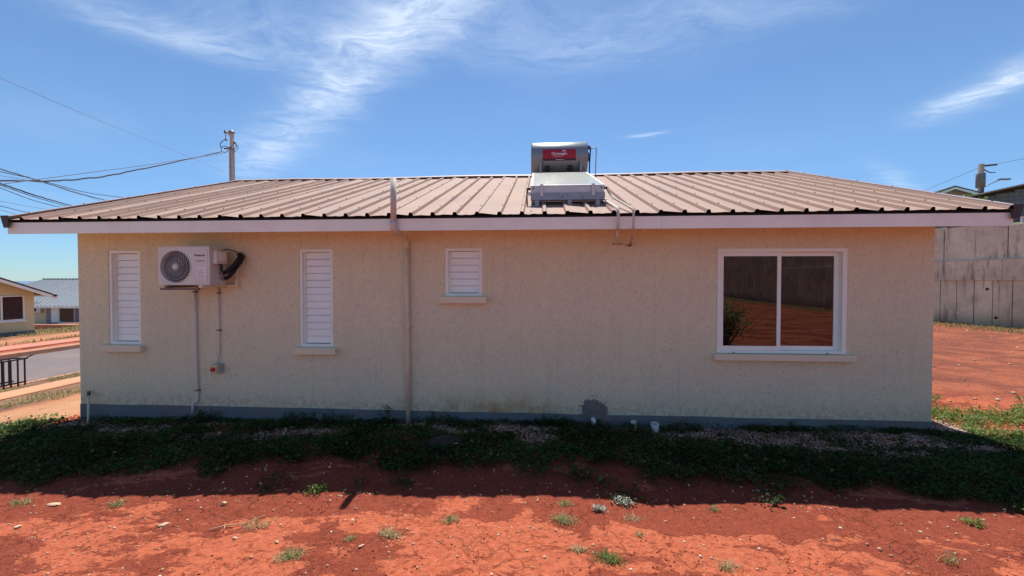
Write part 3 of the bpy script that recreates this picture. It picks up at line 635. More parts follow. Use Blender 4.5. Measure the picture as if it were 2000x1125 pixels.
# air conditioner outdoor unit
ax0, ax1, ay0, ay1, az0, az1 = -4.630, -3.972, -0.365, -0.115, 1.752, 2.205
ac = empty('air_conditioner', (-4.3, -0.24, az0)); tag(ac, 'white outdoor air conditioner unit bracketed high on the stucco wall', 'air conditioner')
fcx, fcz, fr = -4.405, 1.975, 0.196
casing = MB()
# front panel with round opening
n = 48; ring = [(fcx + fr * math.cos(2 * math.pi * k / n), fcz + fr * math.sin(2 * math.pi * k / n)) for k in range(n)]
def onrect(k):
    t = 2 * math.pi * k / n; c, s = math.cos(t), math.sin(t)
    rs = [((ax1 - 0.0 if c > 0 else ax0) - fcx) / c if abs(c) > 1e-6 else 1e9, ((az1 if s > 0 else az0) - fcz) / s if abs(s) > 1e-6 else 1e9]
    r = min(rs); return (fcx + r * c, fcz + r * s)
outer = [onrect(k) for k in range(n)]
casing.add([(x, ay0, z) for x, z in ring] + [(x, ay0, z) for x, z in outer] + [(x, ay0 + 0.05, z) for x, z in ring], [(k, (k + 1) % n, n + (k + 1) % n, n + k) for k in range(n)] + [(k, 2 * n + k, 2 * n + (k + 1) % n, (k + 1) % n) for k in range(n)])
for cx_, cz_ in ((ax0, az0), (ax1, az0), (ax0, az1), (ax1, az1)):
    ks = sorted(range(n), key=lambda k: (outer[k][0] - cx_) ** 2 + (outer[k][1] - cz_) ** 2)[:2]
    casing.add([(cx_, ay0, cz_)] + [(outer[k][0], ay0, outer[k][1]) for k in ks], [(0, 1, 2)])
casing.add([(ax0, ay0, az0), (ax1, ay0, az0), (ax1, ay1, az0), (ax0, ay1, az0), (ax0, ay0, az1), (ax1, ay0, az1), (ax1, ay1, az1), (ax0, ay1, az1)], [(0, 3, 2, 1), (4, 5, 6, 7), (1, 2, 6, 5), (2, 3, 7, 6), (3, 0, 4, 7)])
cs = casing.build('casing', M['ac']); keep(cs, ac)
keep(MB().box(ax0 - 0.004, ax1 + 0.004, ay0 - 0.006, ay1 + 0.004, az1 + 0.0005, az1 + 0.016, 0.004).build('top_cover', M['ac']), ac)
keep(MB().box(ax1 + 0.0005, ax1 + 0.006, ay0 + 0.012, ay1 - 0.01, az0 + 0.01, az1 - 0.012).build('side_panel', M['ac_side']), ac)
keep(MB().box(fcx + 0.24, ax1 - 0.022, ay0 - 0.004, ay0 - 0.0003, az0 + 0.035, az1 - 0.02, 0.001).build('front_panel', M['ac']), ac)
keep(MB().lathe([(0.0, 0), (fr + 0.01, 0)], (fcx, ay0 + 0.045, fcz), 'y', 48).build('fan_shroud', M['dark']), ac)
fb = MB()
for k in range(3):
    a0_ = k * 2.094 + 0.4; vs = []
    for i in range(8):
        t = a0_ + i * 0.17
        for rr in (0.05, fr * 0.55, fr * 0.93): vs.append((fcx + rr * math.cos(t), ay0 + 0.028 + 0.002 * i, fcz + rr * math.sin(t)))
    fb.add(vs, [(i * 3 + j, i * 3 + j + 1, i * 3 + 4 + j, i * 3 + 3 + j) for i in range(7) for j in range(2)])
keep(fb.build('fan_blades', M['fan']), ac)
gr = MB()
for k in range(26):
    t0 = 2 * math.pi * k / 26; pts = []
    for i in range(8):
        u = i / 7; rr = 0.032 + (fr - 0.034) * u; t = t0 + 1.05 * u ** 1.15
        pts.append((fcx + rr * math.cos(t), ay0 - 0.010 + 0.006 * u, fcz + rr * math.sin(t)))
    gr.tube(pts, 0.0023, 5, False)
for rr in (fr * 0.5, fr * 0.78): gr.tube([(fcx + rr * math.cos(2 * math.pi * k / 40), ay0 - 0.004, fcz + rr * math.sin(2 * math.pi * k / 40)) for k in range(41)], 0.0012, 4, False)
go = gr.build('fan_grille', M['grille']); keep(go, ac)
rg = MB().tube([(fcx + (fr + 0.002) * math.cos(2 * math.pi * k / 56), ay0 - 0.003, fcz + (fr + 0.002) * math.sin(2 * math.pi * k / 56)) for k in range(57)], 0.006, 8, False).build('grille_ring', M['ac']); keep(rg, ac)
keep(MB().lathe([(0.0, -0.016), (0.03, -0.014), (0.035, -0.008), (0.035, 0.002)], (fcx, ay0, fcz), 'y', 24).build('grille_hub', M['ac']), ac)
text('lettering', 'Panasonic', 0.036, M['ink'], (-4.090, ay0 - 0.0052, 2.113), parent=ac, bold=0.0006)
text('lettering', 'INVERTER', 0.0235, M['inkgrey'], (-4.083, ay0 - 0.0052, 2.043), parent=ac, shear=0.2)
keep(MB().box(-4.128, -4.018, ay0 - 0.0055, ay0 - 0.0045, 1.822, 1.962).build('rating_label', M['paper']), ac)
lb = MB()
for i in range(7): lb.box(-4.118, -4.03 - 0.012 * random.random(), ay0 - 0.0062, ay0 - 0.0057, 1.836 + i * 0.0165, 1.840 + i * 0.0165)
keep(lb.build('label_print', M['inkgrey']), ac)
# service cover and valves on the right side
keep(MB().box(ax1 + 0.0065, ax1 + 0.055, ay0 + 0.045, ay1 - 0.03, 2.01, 2.175, 0.008).build('service_cover', M['ac']), ac)
keep(MB().box(ax1 + 0.0555, ax1 + 0.0575, ay0 + 0.075, ay1 - 0.065, 2.05, 2.15).build('wiring_label', M['paper']), ac)
keep(MB().tube([(ax1 + 0.03, -0.22, 2.015), (ax1 + 0.035, -0.22, 1.97), (ax1 + 0.03, -0.22, 1.93)], 0.014, 10).build('cable_gland', M['dark']), ac)
for zz_, yy_ in ((1.90, -0.21), (1.83, -0.19)):
    keep(MB().tube([(ax1 + 0.004, yy_, zz_), (ax1 + 0.05, yy_, zz_)], 0.017, 12).tube([(ax1 + 0.035, yy_, zz_ - 0.03), (ax1 + 0.035, yy_, zz_ + 0.03)], 0.011, 10).build('valve', M['galv']), ac)
pp = [(ax1 + 0.05, -0.21, 1.90), (ax1 + 0.10, -0.20, 1.925), (ax1 + 0.16, -0.17, 2.00), (ax1 + 0.185, -0.12, 2.08), (ax1 + 0.165, -0.06, 2.135), (ax1 + 0.12, -0.02, 2.145), (ax1 + 0.08, 0.02, 2.145)]
keep(MB().tube(pp, 0.026, 12).build('insulated_pipe', M['foam']), ac)
pp2 = [(ax1 + 0.05, -0.19, 1.83), (ax1 + 0.09, -0.18, 1.85), (ax1 + 0.15, -0.15, 1.94), (ax1 + 0.19, -0.10, 2.04), (ax1 + 0.18, -0.045, 2.11), (ax1 + 0.13, -0.015, 2.12), (ax1 + 0.09, 0.02, 2.12)]
keep(MB().tube(pp2, 0.024, 12).build('insulated_pipe', M['foam']), ac)
pp3 = [(ax1 + 0.03, -0.22, 2.17), (ax1 + 0.08, -0.19, 2.20), (ax1 + 0.15, -0.12, 2.175), (ax1 + 0.17, -0.08, 2.10), (ax1 + 0.14, -0.03, 2.05)]
keep(MB().tube(pp3, 0.006, 8).build('cable', M['cable']), ac)
# bracket arms
for xx, m_, nm in ((-4.50, M['rust'], 'bracket_arm'), (-4.06, M['sill'], 'bracket_arm')):
    b = MB().box(xx - 0.018, xx + 0.018, -0.40, 0.0, az0 - 0.034, az0 - 0.002).box(xx - 0.018, xx + 0.018, -0.03, 0.0, az0 - 0.002, az0 + 0.16)
    keep(b.build(nm, m_), ac)
keep(MB().box(-4.59, -4.10, -0.385, -0.355, az0 - 0.060, az0 - 0.035).build('bracket_rail', M['rust']), ac)
keep(MB().box(-4.10, -3.86, -0.05, -0.012, az0 - 0.025, az0 - 0.002).box(-3.90, -3.87, -0.045, -0.004, az0, az0 + 0.22).build('bracket_rail', M['sill']), ac)

# pipes below it
cpipe = empty('condensate_pipe', (-4.45, -0.02, 0)); tag(cpipe, 'long grey drain pipe dropping from the air conditioner to the wall foot', 'pipe')
keep(MB().tube([(-4.468, -0.022, 1.72), (-4.462, -0.022, 1.0), (-4.452, -0.022, 0.26), *bend((-4.452, -0.022, 0.26), (-4.452, -0.024, 0.225), (-4.475, -0.03, 0.215), 5)[1:], *bend((-4.475, -0.03, 0.215), (-4.505, -0.035, 0.205), (-4.508, -0.04, 0.16), 5)[1:], (-4.510, -0.042, 0.07)], 0.0135, 10).build('pipe', M['pvcgrey']), cpipe)
for zc, xx in ((1.66, -4.4675), (0.37, -4.453)): keep(MB().box(xx - 0.026, xx + 0.026, -0.039, 0.001, zc - 0.008, zc + 0.008).build('clip', M['rust']), cpipe)
keep(MB().tube([(-4.468, -0.022, 1.735), (-4.468, -0.022, 1.69)], 0.018, 10).build('socket', M['pvc']), cpipe)
cond = empty('conduit', (-4.15, -0.02, 0.7)); tag(cond, 'short cable conduit between the air conditioner and the red switch', 'conduit')
keep(MB().tube([(-4.150, -0.02, 1.72), (-4.152, -0.02, 1.2), (-4.148, -0.02, 0.92), (-4.158, -0.03, 0.82), (-4.155, -0.045, 0.725)], 0.011, 10).build('pipe', M['pvcgrey']), cond)
for zc in (1.645, 1.16): keep(MB().box(-4.175, -4.127, -0.035, 0.001, zc - 0.007, zc + 0.007).build('clip', M['rust']), cond)
iso = empty('isolator_switch', (-4.18, 0, 0.6)); tag(iso, 'small wall switch box with a round red knob', 'switch')
keep(MB().box(-4.215, -4.105, -0.085, 0.0, 0.605, 0.725, 0.006).build('box', M['isobox']), iso)
keep(MB().box(-4.212, -4.128, -0.093, -0.0855, 0.610, 0.718, 0.003).build('plate', M['yellow']), iso)
keep(MB().lathe([(0.0, -0.030), (0.022, -0.028), (0.027, -0.02), (0.027, 0.0)], (-4.172, -0.0935, 0.662), 'y', 20).build('knob', M['red']), iso)

# solar water heater on the roof
sw = empty('solar_water_heater', (0.35, 1.1, roofz(1.1))); tag(sw, 'solar water heater with silver tank and flat collector on the roof', 'water heater')
cx0, cx1 = -0.09, 0.802
cz = lambda y: 2.978 + 0.353 * y      # collector top surface
cya, cyb = 0.0, 1.72
def slab(xa, xb, ya, yb, t0, t1):     # box following the collector slope, between heights t0..t1 under the top surface
    v = [(xa, ya, cz(ya) + t0), (xb, ya, cz(ya) + t0), (xb, yb, cz(yb) + t0), (xa, yb, cz(yb) + t0)]
    return v + [(x, y, z + (t1 - t0)) for x, y, z in v]
keep(MB().hexa(slab(cx0, cx1, cya, cyb, -0.090, -0.012)).build('collector_box', M['colframe']), sw)
fr_ = MB()
for a in (slab(cx0 - 0.004, cx1 + 0.004, cya - 0.005, cya + 0.025, -0.0115, 0.002), slab(cx0 - 0.004, cx1 + 0.004, cyb - 0.028, cyb + 0.004, -0.0115, 0.002), slab(cx0 - 0.004, cx0 + 0.024, cya + 0.0255, cyb - 0.0285, -0.0115, 0.0022), slab(cx1 - 0.024, cx1 + 0.004, cya + 0.0255, cyb - 0.0285, -0.0115, 0.0022)): fr_.hexa(a)
keep(fr_.build('collector_frame', M['colframe']), sw)
keep(MB().hexa(slab(cx0 + 0.0245, cx1 - 0.0245, cya + 0.026, cyb - 0.029, -0.0110, -0.004)).build('collector_glass', M['colglass']), sw)
keep(MB().box(cx0 - 0.002, cx1 + 0.008, -0.022, 0.03, 2.795, 2.884).box(cx0 + 0.01, cx1 - 0.01, 0.031, 0.05, 2.78, 2.80).build('front_rail', M['galv']), sw)
for xx in (cx0 + 0.01, cx1 - 0.045): keep(MB().hexa([(xx, 0.03, 2.80), (xx + 0.035, 0.03, 2.80), (xx + 0.035, 2.65, 2.80 + 2.62 * SL), (xx, 2.65, 2.80 + 2.62 * SL), (xx, 0.03, 2.845), (xx + 0.035, 0.03, 2.845), (xx + 0.035, 2.65, 2.845 + 2.62 * SL), (xx, 2.65, 2.845 + 2.62 * SL)]).build('side_rail', M['galv']), sw)
for xx in (cx0 + 0.05, cx0 + 0.45, cx1 - 0.1): keep(MB().box(xx, xx + 0.05, -0.015, 0.02, 2.70, 2.7945).build('foot', M['galv']), sw)
for xx in (cx0 + 0.115, cx1 - 0.15): keep(MB().box(xx, xx + 0.036, -0.028, -0.0225, 2.845, 2.982).box(xx, xx + 0.036, -0.028, 0.05, 2.9825, 2.9875).build('clamp', M['colframe']), sw)
for xx in (cx0 + 0.03, cx1 - 0.03): keep(MB().lathe([(0, -0.006), (0.009, -0.006), (0.009, 0)], (xx, -0.0065, 2.94), 'y', 10).build('bolt', M['dark']), sw)
for xx in (0.30, 0.54): keep(MB().lathe([(0, -0.005), (0.007, -0.005), (0.007, 0)], (xx, -0.0225, 2.83), 'y', 8).build('bolt', M['dark']), sw)
for xx in (cx0 - 0.025, cx1 + 0.022): keep(MB().tube([(xx - 0.022, 0.03, 2.945), (xx + 0.022, 0.03, 2.945)], 0.017, 10).build('header_stub', M['dark']), sw)
keep(MB().tube([(cx0 - 0.045, 0.03, 2.945), (cx0 - 0.05, 0.03, 2.85), (cx0 - 0.045, 0.03, 2.745)], 0.009, 8).build('drain_tube', M['dark']), sw)
keep(MB().tube([(cx0 - 0.02, 0.02, 2.90), (cx0 - 0.02, 0.02, 2.86)], 0.016, 8).build('drain_plug', M['pvc']), sw)
ty, tz, tr, ta, tb = 2.40, 4.008, 0.290, -0.128, 0.872
pf = [(0.0, ta + 0.0)] ; pf = [(0, ta), (tr - 0.04, ta), (tr - 0.012, ta + 0.008), (tr, ta + 0.03), (tr, tb - 0.03), (tr - 0.012, tb - 0.008), (tr - 0.04, tb), (0, tb)]
tk = MB().lathe(pf, (0, ty, tz), 'x', 56).build('tank', M['tank']); keep(tk, sw)
def cyl_patch(xa, xb, z_a, z_b, off, n=10):   # curved sheet lying on the front of the tank
    mb = MB(); vs = []
    for i in range(n + 1):
        z = z_a + (z_b - z_a) * i / n; dz = z - tz; y = ty - math.sqrt((tr + off) ** 2 - dz * dz)
        vs += [(xa, y, z), (xb, y, z)]
    return mb.add(vs, [(2 * i, 2 * i + 1, 2 * i + 3, 2 * i + 2) for i in range(n)], True)
bx0, bx1 = 0.078, 0.655
keep(cyl_patch(bx0, bx1, 3.938, 4.103, 0.0025).build('banner', M['banner']), sw)
keep(cyl_patch(bx0, bx1, 3.905, 3.9375, 0.0026, 4).build('banner_stripe', M['banner2']), sw)
text('lettering', 'Chromagen', 0.066, M['white'], (0.367, ty - tr - 0.004, 4.021), rot=(math.pi / 2 - 0.05, 0, 0), parent=sw, bold=0.001, sx=0.86)
text('lettering', 'HOT WATER SYSTEMS', 0.014, M['white'], (0.335, ty - tr - 0.004, 3.985), rot=(math.pi / 2 + 0.08, 0, 0), parent=sw) if False else None
sb = MB()   # small sun emblem over the lettering
for k in range(7):
    t = math.pi * (k + 0.5) / 7; r0, r1 = 0.026, 0.040
    sb.tube([(0.450 + r0 * math.cos(t), ty - tr - 0.001, 4.046 + r0 * math.sin(t)), (0.450 + r1 * math.cos(t), ty - tr + 0.003, 4.046 + r1 * math.sin(t))], 0.0032, 5)
sb.tube([(0.450 + 0.021 * math.cos(math.pi * k / 10), ty - tr - 0.001, 4.046 + 0.021 * math.sin(math.pi * k / 10)) for k in range(11)], 0.003, 5)
keep(sb.build('emblem', M['white']), sw)
sl_ = MB()
for i, (a, b) in enumerate(((0.262, 0.42), (0.30, 0.45))):
    z = (3.978, 3.920)[i]; y = ty - math.sqrt((tr + 0.004) ** 2 - (z - tz) ** 2); sl_.box(a, b, y, y + 0.001, z - 0.003, z + 0.003)
keep(sl_.build('small_print', M['white']), sw)
for xx in (0.042, 0.742):
    keep(MB().hexa([(xx - 0.018, ty - 0.30, 3.60), (xx + 0.018, ty - 0.30, 3.60), (xx + 0.018, ty - 0.27, 3.60), (xx - 0.018, ty - 0.27, 3.60), (xx - 0.018, ty - tr - 0.010, 3.89), (xx + 0.018, ty - tr - 0.010, 3.89), (xx + 0.018, ty - tr + 0.02, 3.89), (xx - 0.018, ty - tr + 0.02, 3.89)]).build('strap', M['galv']), sw)
    cr = MB(); pts = [(xx, ty + (tr + 0.012) * math.sin(t), tz - (tr + 0.012) * math.cos(t)) for t in np.linspace(-1.0, 1.0, 14)]; cr.tube(pts, 0.012, 6); cr.tube([(xx, ty + 0.25, 3.83), (xx, ty + 0.30, 3.70)], 0.014, 6)
    cr.box(xx - 0.02, xx + 0.02, ty - 0.3, ty + 0.3, 3.615 + 0.0, 3.705); keep(cr.build('cradle', M['galv']), sw)
for xx in (0.165, 0.56): keep(MB().lathe([(0, -0.01), (0.045, -0.008), (0.05, 0.02), (0.05, 0.05)], (xx, ty - tr + 0.055, 3.79), 'y', 16).build('port_cover', M['dark']), sw)
keep(MB().lathe([(0.0, 0.05), (0.07, 0.045), (0.10, 0.02), (0.10, 0.0)], (tb, ty, tz + 0.03), 'x', 20).build('element_cover', M['dark']), sw)
keep(MB().tube([(tb, ty - 0.05, 4.20), (tb + 0.055, ty - 0.05, 4.20), (tb + 0.065, ty - 0.05, 4.185), (tb + 0.05, ty - 0.05, 3.95), (tb + 0.035, ty - 0.1, 3.62), (tb - 0.02, ty - 0.5, 3.53), (cx1 + 0.03, 1.70, 3.53)], 0.012, 8).build('riser_pipe', M['dark']), sw)
keep(MB().tube([(tb + 0.06, ty - 0.05, 4.18), (tb + 0.165, ty - 0.05, 4.18), (tb + 0.168, ty - 0.05, 4.175), (tb + 0.15, ty - 0.05, 3.58)], 0.008, 8).build('overflow_pipe', M['galv']), sw)
keep(MB().box(tb + 0.0005, tb + 0.05, ty - 0.09, ty - 0.01, 4.165, 4.215).build('relief_valve', M['dark']), sw)

# insulated water pipes over the roof edge
def water_pipe(label, pts, r, tip):
    w_ = empty('water_pipe', pts[-1]); tag(w_, label, 'pipe', 'insulated pipes of the water heater')
    keep(MB().tube(pts, r, 10).build('insulation', M['insul']), w_)
    p = Vector(pts[-1])
    if tip == 'dark': keep(MB().tube([p + Vector((-0.004, -0.03, 0.008)), (p.x + 0.006, 0.0, p.z - 0.012)], r * 1.3, 10).box(p.x - 0.05, p.x + 0.0, -0.006, 0.0, p.z - 0.014, p.z - 0.004).build('end_fitting', M['rust']), w_)
    else:
        e_ = Vector((0.952, 0.0, 2.252)); keep(MB().tube([p, e_], r * 0.72, 10).build('bare_pipe', M['pvc']), w_)
        q = p.lerp(e_, 0.35); d = (e_ - p).normalized() * 0.03; keep(MB().tube([q - d, q + d], r * 1.1, 10).build('coupling', M['pvc']), w_)
        keep(MB().box(0.905, 0.93, -0.006, 0.0, 2.245, 2.258).box(0.975, 1.02, -0.006, 0.0, 2.246, 2.257).build('wall_clip', M['rust']), w_)
rz = lambda y: roofz(y) + 0.055
water_pipe('pale insulated pipe from the collector foot down over the fascia', [(cx1 + 0.02, 0.02, 2.80), (0.825, -0.05, rz(-0.05)), (0.862, -0.50, rz(-0.50)), *bend((0.862, -0.50, rz(-0.5)), (0.866, -0.555, rz(-0.555)), (0.866, -0.56, 2.50), 5)[1:], (0.864, -0.555, 2.40), (0.872, -0.50, 2.365)], 0.0165, 'white')
water_pipe('longer insulated pipe beside it ending in a dark fitting', [(cx1 + 0.035, 0.03, 2.945), (0.865, 0.05, 2.90), (0.90, -0.02, rz(-0.02) + 0.04), (1.015, -0.50, rz(-0.50)), *bend((1.015, -0.50, rz(-0.5)), (1.03, -0.555, rz(-0.555)), (1.03, -0.56, 2.49), 5)[1:], (1.028, -0.555, 2.40), (1.035, -0.51, 2.365), (1.112, -0.05, 2.245)], 0.0125, 'dark')

# ------------------------------------------------------------------ things on the ground by the wall
def gh(x, y): return float(gz(x, y))
st = empty('standpipe', (-5.90, -0.10, -0.1)); tag(st, 'thin leaning capped pipe by the left house corner', 'pipe')
keep(MB().tube([(-5.905, -0.09, -0.2), (-5.83, -0.16, 0.36)][::1], 0.013, 8).build('pipe', M['pipe']), st) if False else keep(MB().tube([(-5.86, -0.15, -0.2), (-5.955, -0.05, 0.30)], 0.0125, 8).build('pipe', M['pipe']), st)
keep(MB().tube([(-5.951, -0.054, 0.28), (-5.962, -0.043, 0.335)], 0.02, 10).build('cap', M['rust']), st)
mh = empty('manhole_cover', (-1.02, -0.70, gh(-1.02, -0.70))); tag(mh, 'round dark manhole cover lying among the creepers', 'manhole cover')
mz = gh(-1.02, -0.70) + 0.03
keep(MB().lathe([(0.0, 0.028), (0.165, 0.026), (0.18, 0.018), (0.18, 0.0)], (-1.02, -0.70, mz), 'z', 32).build('lid', M['manhole']), mh)
keep(MB().lathe([(0.181, -0.002), (0.215, -0.002), (0.22, -0.03), (0.22, -0.15)], (-1.02, -0.70, mz), 'z', 32).build('collar', M['manhole']), mh)
keep(MB().add([(-0.92, -0.77, mz + 0.031), (-0.87, -0.80, mz + 0.038), (-0.815, -0.775, mz + 0.034), (-0.865, -0.74, mz + 0.030), (-0.868, -0.77, mz + 0.030)], [(0, 1, 4), (1, 2, 4), (2, 3, 4), (3, 0, 4)]).build('fallen_leaf', M['twig']), mh)
ds = empty('drain_stub', (0.68, -0.06, 0)); tag(ds, 'white pipe elbow poking from the dark cement patch', 'pipe')
keep(MB().tube([(0.678, 0.0, 0.10), (0.678, -0.035, 0.098), *bend((0.678, -0.035, 0.098), (0.678, -0.075, 0.095), (0.678, -0.078, 0.05), 5)[1:], (0.678, -0.08, -0.03)], 0.027, 14).build('elbow', M['pvc']), ds)
def stub(label, x, y, r, h, tilt):
    o = empty('pipe_stub', (x, y, gh(x, y))); tag(o, label, 'pipe', 'open white pipe ends by the wall'); z = gh(x, y)
    top = Vector((x + tilt[0], y + tilt[1], z + h))
    mb = MB(); mb.tube([(x, y, z - 0.08), top], r, 20, False); mb.tube([Vector((x, y, z - 0.04)) + (top - Vector((x, y, z - 0.04))) * 0.2, top], r * 0.9, 20, False)
    d = (top - Vector((x, y, z - 0.08))).normalized()
    keep(mb.build('pipe_wall', M['pvc']), o); keep(MB().tube([top - d * 0.022, top], r * 1.12, 20, False).build('socket_rim', M['pvc']), o)
    keep(MB().tube([top - d * 0.03, top - d * 0.025], r * 0.89, 20).build('inner_disc', M['dark']), o)  # near-black disc closing the pipe just inside its rim
stub('smaller open white pipe end half hidden in the creepers', 1.155, -0.07, 0.034, 0.105, (0.004, 0.0))
stub('larger open white pipe end leaning out of the creepers', 1.41, -0.11, 0.045, 0.115, (-0.018, -0.01))

# ------------------------------------------------------------------ plants, gravel, stones
def leaves(name, P, L, Wd, m, elev=(0.1, 1.0), v=None, parent=None, az=None, fold=0.25):
    P = np.asarray(P, float); n = len(P); L = np.broadcast_to(L, n); Wd = np.broadcast_to(Wd, n)
    a = RNG.uniform(0, 2 * np.pi, n) if az is None else az; e = RNG.uniform(*elev, n)
    d = np.stack([np.cos(a) * np.cos(e), np.sin(a) * np.cos(e), np.sin(e)], 1); s = np.stack([-np.sin(a), np.cos(a), np.zeros(n)], 1); u = np.cross(d, s) * -1
    u = np.where(u[:, 2:3] < 0, -u, u)
    roll = RNG.uniform(-0.5, 0.5, n)[:, None]; s2 = s * np.cos(roll) + u * np.sin(roll)
    mid = P + d * (L * 0.52)[:, None]; up = u * (Wd * fold)[:, None]
    V = np.stack([P, mid + s2 * (Wd * 0.5)[:, None] + up, P + d * L[:, None], mid - s2 * (Wd * 0.5)[:, None] + up], 1).reshape(-1, 3)
    i = np.arange(n) * 4; F = np.concatenate([np.stack([i, i + 1, i + 2], 1), np.stack([i, i + 2, i + 3], 1)])
    v = RNG.random(n) if v is None else v
    return npmesh(name, V, F, m, parent, {'v': ('FACE', np.concatenate([v, v]))})
def blades(name, P, H, Wd, m, lean=0.5, v=None, parent=None):
    P = np.asarray(P, float); n = len(P); H = np.broadcast_to(H, n); Wd = np.broadcast_to(Wd, n)
    a = RNG.uniform(0, 2 * np.pi, n); l = RNG.uniform(0.05, lean, n)
    d = np.stack([np.cos(a) * l, np.sin(a) * l, np.ones(n)], 1); d /= np.linalg.norm(d, axis=1)[:, None]
    s = np.stack([-np.sin(a), np.cos(a), np.zeros(n)], 1) * (Wd * 0.5)[:, None]
    mid = P + d * (H * 0.55)[:, None]; tip = P + d * H[:, None] + np.stack([np.cos(a), np.sin(a), -0.3 * np.ones(n)], 1) * (H * l * 0.35)[:, None]
    V = np.stack([P - s, P + s, mid + s * 0.75, mid - s * 0.75, tip], 1).reshape(-1, 3); i = np.arange(n) * 5
    F = np.concatenate([np.stack([i, i + 1, i + 2], 1), np.stack([i, i + 2, i + 3], 1), np.stack([i + 3, i + 2, i + 4], 1)])
    v = RNG.random(n) if v is None else v
    return npmesh(name, V, F, m, parent, {'v': ('FACE', np.concatenate([v, v, v]))})
_ico = bmesh.new(); bmesh.ops.create_icosphere(_ico, subdivisions=1, radius=1); ICO_V = np.array([v.co for v in _ico.verts]); _ico.verts.index_update(); ICO_F = np.array([[v.index for v in f.verts] for f in _ico.faces]); _ico.free()
def pebbles(name, P, R, m, flat=0.6, parent=None, v=None, smooth=False):
    P = np.asarray(P, float); n = len(P); k = len(ICO_V); a = RNG.uniform(0, 6.28, n); c, s = np.cos(a), np.sin(a)
    S = np.stack([RNG.uniform(0.75, 1.35, n), RNG.uniform(0.65, 1.1, n), RNG.uniform(0.45, 0.8, n) * flat / 0.6], 1) * np.broadcast_to(R, n)[:, None]
    J = 1 + RNG.uniform(-0.22, 0.22, (n, k, 1)); B = ICO_V[None] * J * S[:, None]
    V = np.stack([B[:, :, 0] * c[:, None] - B[:, :, 1] * s[:, None], B[:, :, 0] * s[:, None] + B[:, :, 1] * c[:, None], B[:, :, 2]], 2) + P[:, None]
    F = (ICO_F[None] + (np.arange(n) * k)[:, None, None]).reshape(-1, 3); v = RNG.random(n) if v is None else v
    return npmesh(name, V.reshape(-1, 3), F, m, parent, {'v': ('FACE', np.repeat(v, len(ICO_F)))}, smooth)

# creeper ground cover in front of the wall
BX = [-9, -6.5, -5.1, -4.52, -4.0, -3.33, -2.55, -1.87, -1.45, -1.11, -0.71, -0.33, 0.0, 0.15, 0.75, 1.12, 1.53, 2.12, 2.47, 2.96, 3.5, 3.9, 6, 9]
BY = [-1.6, -1.6, -1.56, -1.48, -1.38, -1.28, -1.2, -1.17, -1.27, -1.24, -1.38, -1.34, -1.45, -1.1, -1.13, -1.40, -1.42, -1.15, -1.28, -1.42, -1.5, -1.52, -1.5, -1.4]
GRAV = [(-5.1, -0.30, 0.55, 0.13), (-3.5, -0.50, 0.55, 0.12), (-2.75, -0.33, 0.45, 0.12), (-1.35, -0.10, 0.42, 0.10), (-0.95, -0.30, 0.25, 0.10), (-0.25, -0.22, 0.45, 0.13), (-0.02, -0.52, 0.22, 0.14), (2.1, -0.22, 0.7, 0.17), (2.6, -0.40, 0.6, 0.14), (3.6, -0.28, 0.95, 0.22), (3.2, -0.55, 0.35, 0.10), (3.7, -0.66, 0.4, 0.09), (4.6, -0.45, 0.45, 0.12), (-6.0, -0.20, 0.4, 0.14), (1.3, -0.04, 0.9, 0.04), (-4.3, -0.14, 0.5, 0.06), (4.95, 0.25, 0.25, 0.35)]
def gravel_at(x, y):
    g = 0
    for a, b, c, d in GRAV: g = np.maximum(g, np.exp(-(((x - a) / (c * 1.1)) ** 2 + ((y - b) / (d * 1.2)) ** 2)))
    return g
def cover_density(x, y):
    lo = np.interp(x, BX, BY); n1 = fbm(x, y, 2.6, 4, 4); n2 = fbm(x, y, 7, 3, 6)
    d = sstep(-0.06, 0.16, (y - lo) + (n1 - 0.5) * 0.5) * (0.5 + 0.8 * sstep(0.28, 0.50, n1 * 0.55 + n2 * 0.45))
    d = d * (1 - 0.92 * sstep(0.25, 0.62, gravel_at(x, y) + (n2 - 0.5) * 0.5))
    d = np.maximum(d, 0.5 * sstep(0.60, 0.68, n1) * sstep(-1.75, -1.6, y))
    d = d * sstep(-8.5, -7.2, x + 0.9 * np.clip(y + 0.9, -1, 1)) * sstep(0.02, -0.03, y)
    mh_ = np.hypot(x + 1.02, y + 0.70); d = d * sstep(0.13, 0.21, mh_)
    return np.clip(d, 0, 1)
n = 36000; x = RNG.uniform(-7.4, 6.2, n); y = RNG.uniform(-1.78, 0.0, n)
k = RNG.random(n) < cover_density(x, y) * 0.60; x, y = x[k], y[k]
hgt = (0.35 + 0.65 * sstep(0.55, 0.1, gravel_at(x, y + 0.18))) * (0.028 + 0.055 * fbm(x, y, 3.1, 3, 8) * sstep(0.3, 0.7, fbm(x, y, 1.7, 3, 12)) * 1.6 + 0.02 * RNG.random(len(x)))
PN, VV, LL = [], [], []
for i in range(len(x)):
    c = int(RNG.integers(6, 11)); r = 0.045
    qx = x[i] + RNG.normal(0, r, c); qy = np.minimum(y[i] + RNG.normal(0, r, c), -0.012); 
    PN.append(np.stack([qx, qy, RNG.uniform(0.15, 1.0, c) * hgt[i]], 1)); tone = 1.5 * (float(fbm(x[i], y[i], 2.0, 3, 20)) - 0.34); VV.append(np.clip(tone + RNG.uniform(-0.2, 0.45, c), 0, 1)); LL.append(RNG.uniform(0.014, 0.030, c) * (1.0 + 0.9 * (RNG.random() < 0.14)))
PN = np.concatenate(PN); PN[:, 2] += gz(PN[:, 0], PN[:, 1]); VV = np.concatenate(VV); LL = np.concatenate(LL)
VV = np.where(RNG.random(len(VV)) < 0.035, 0.95, np.minimum(VV, 0.85))
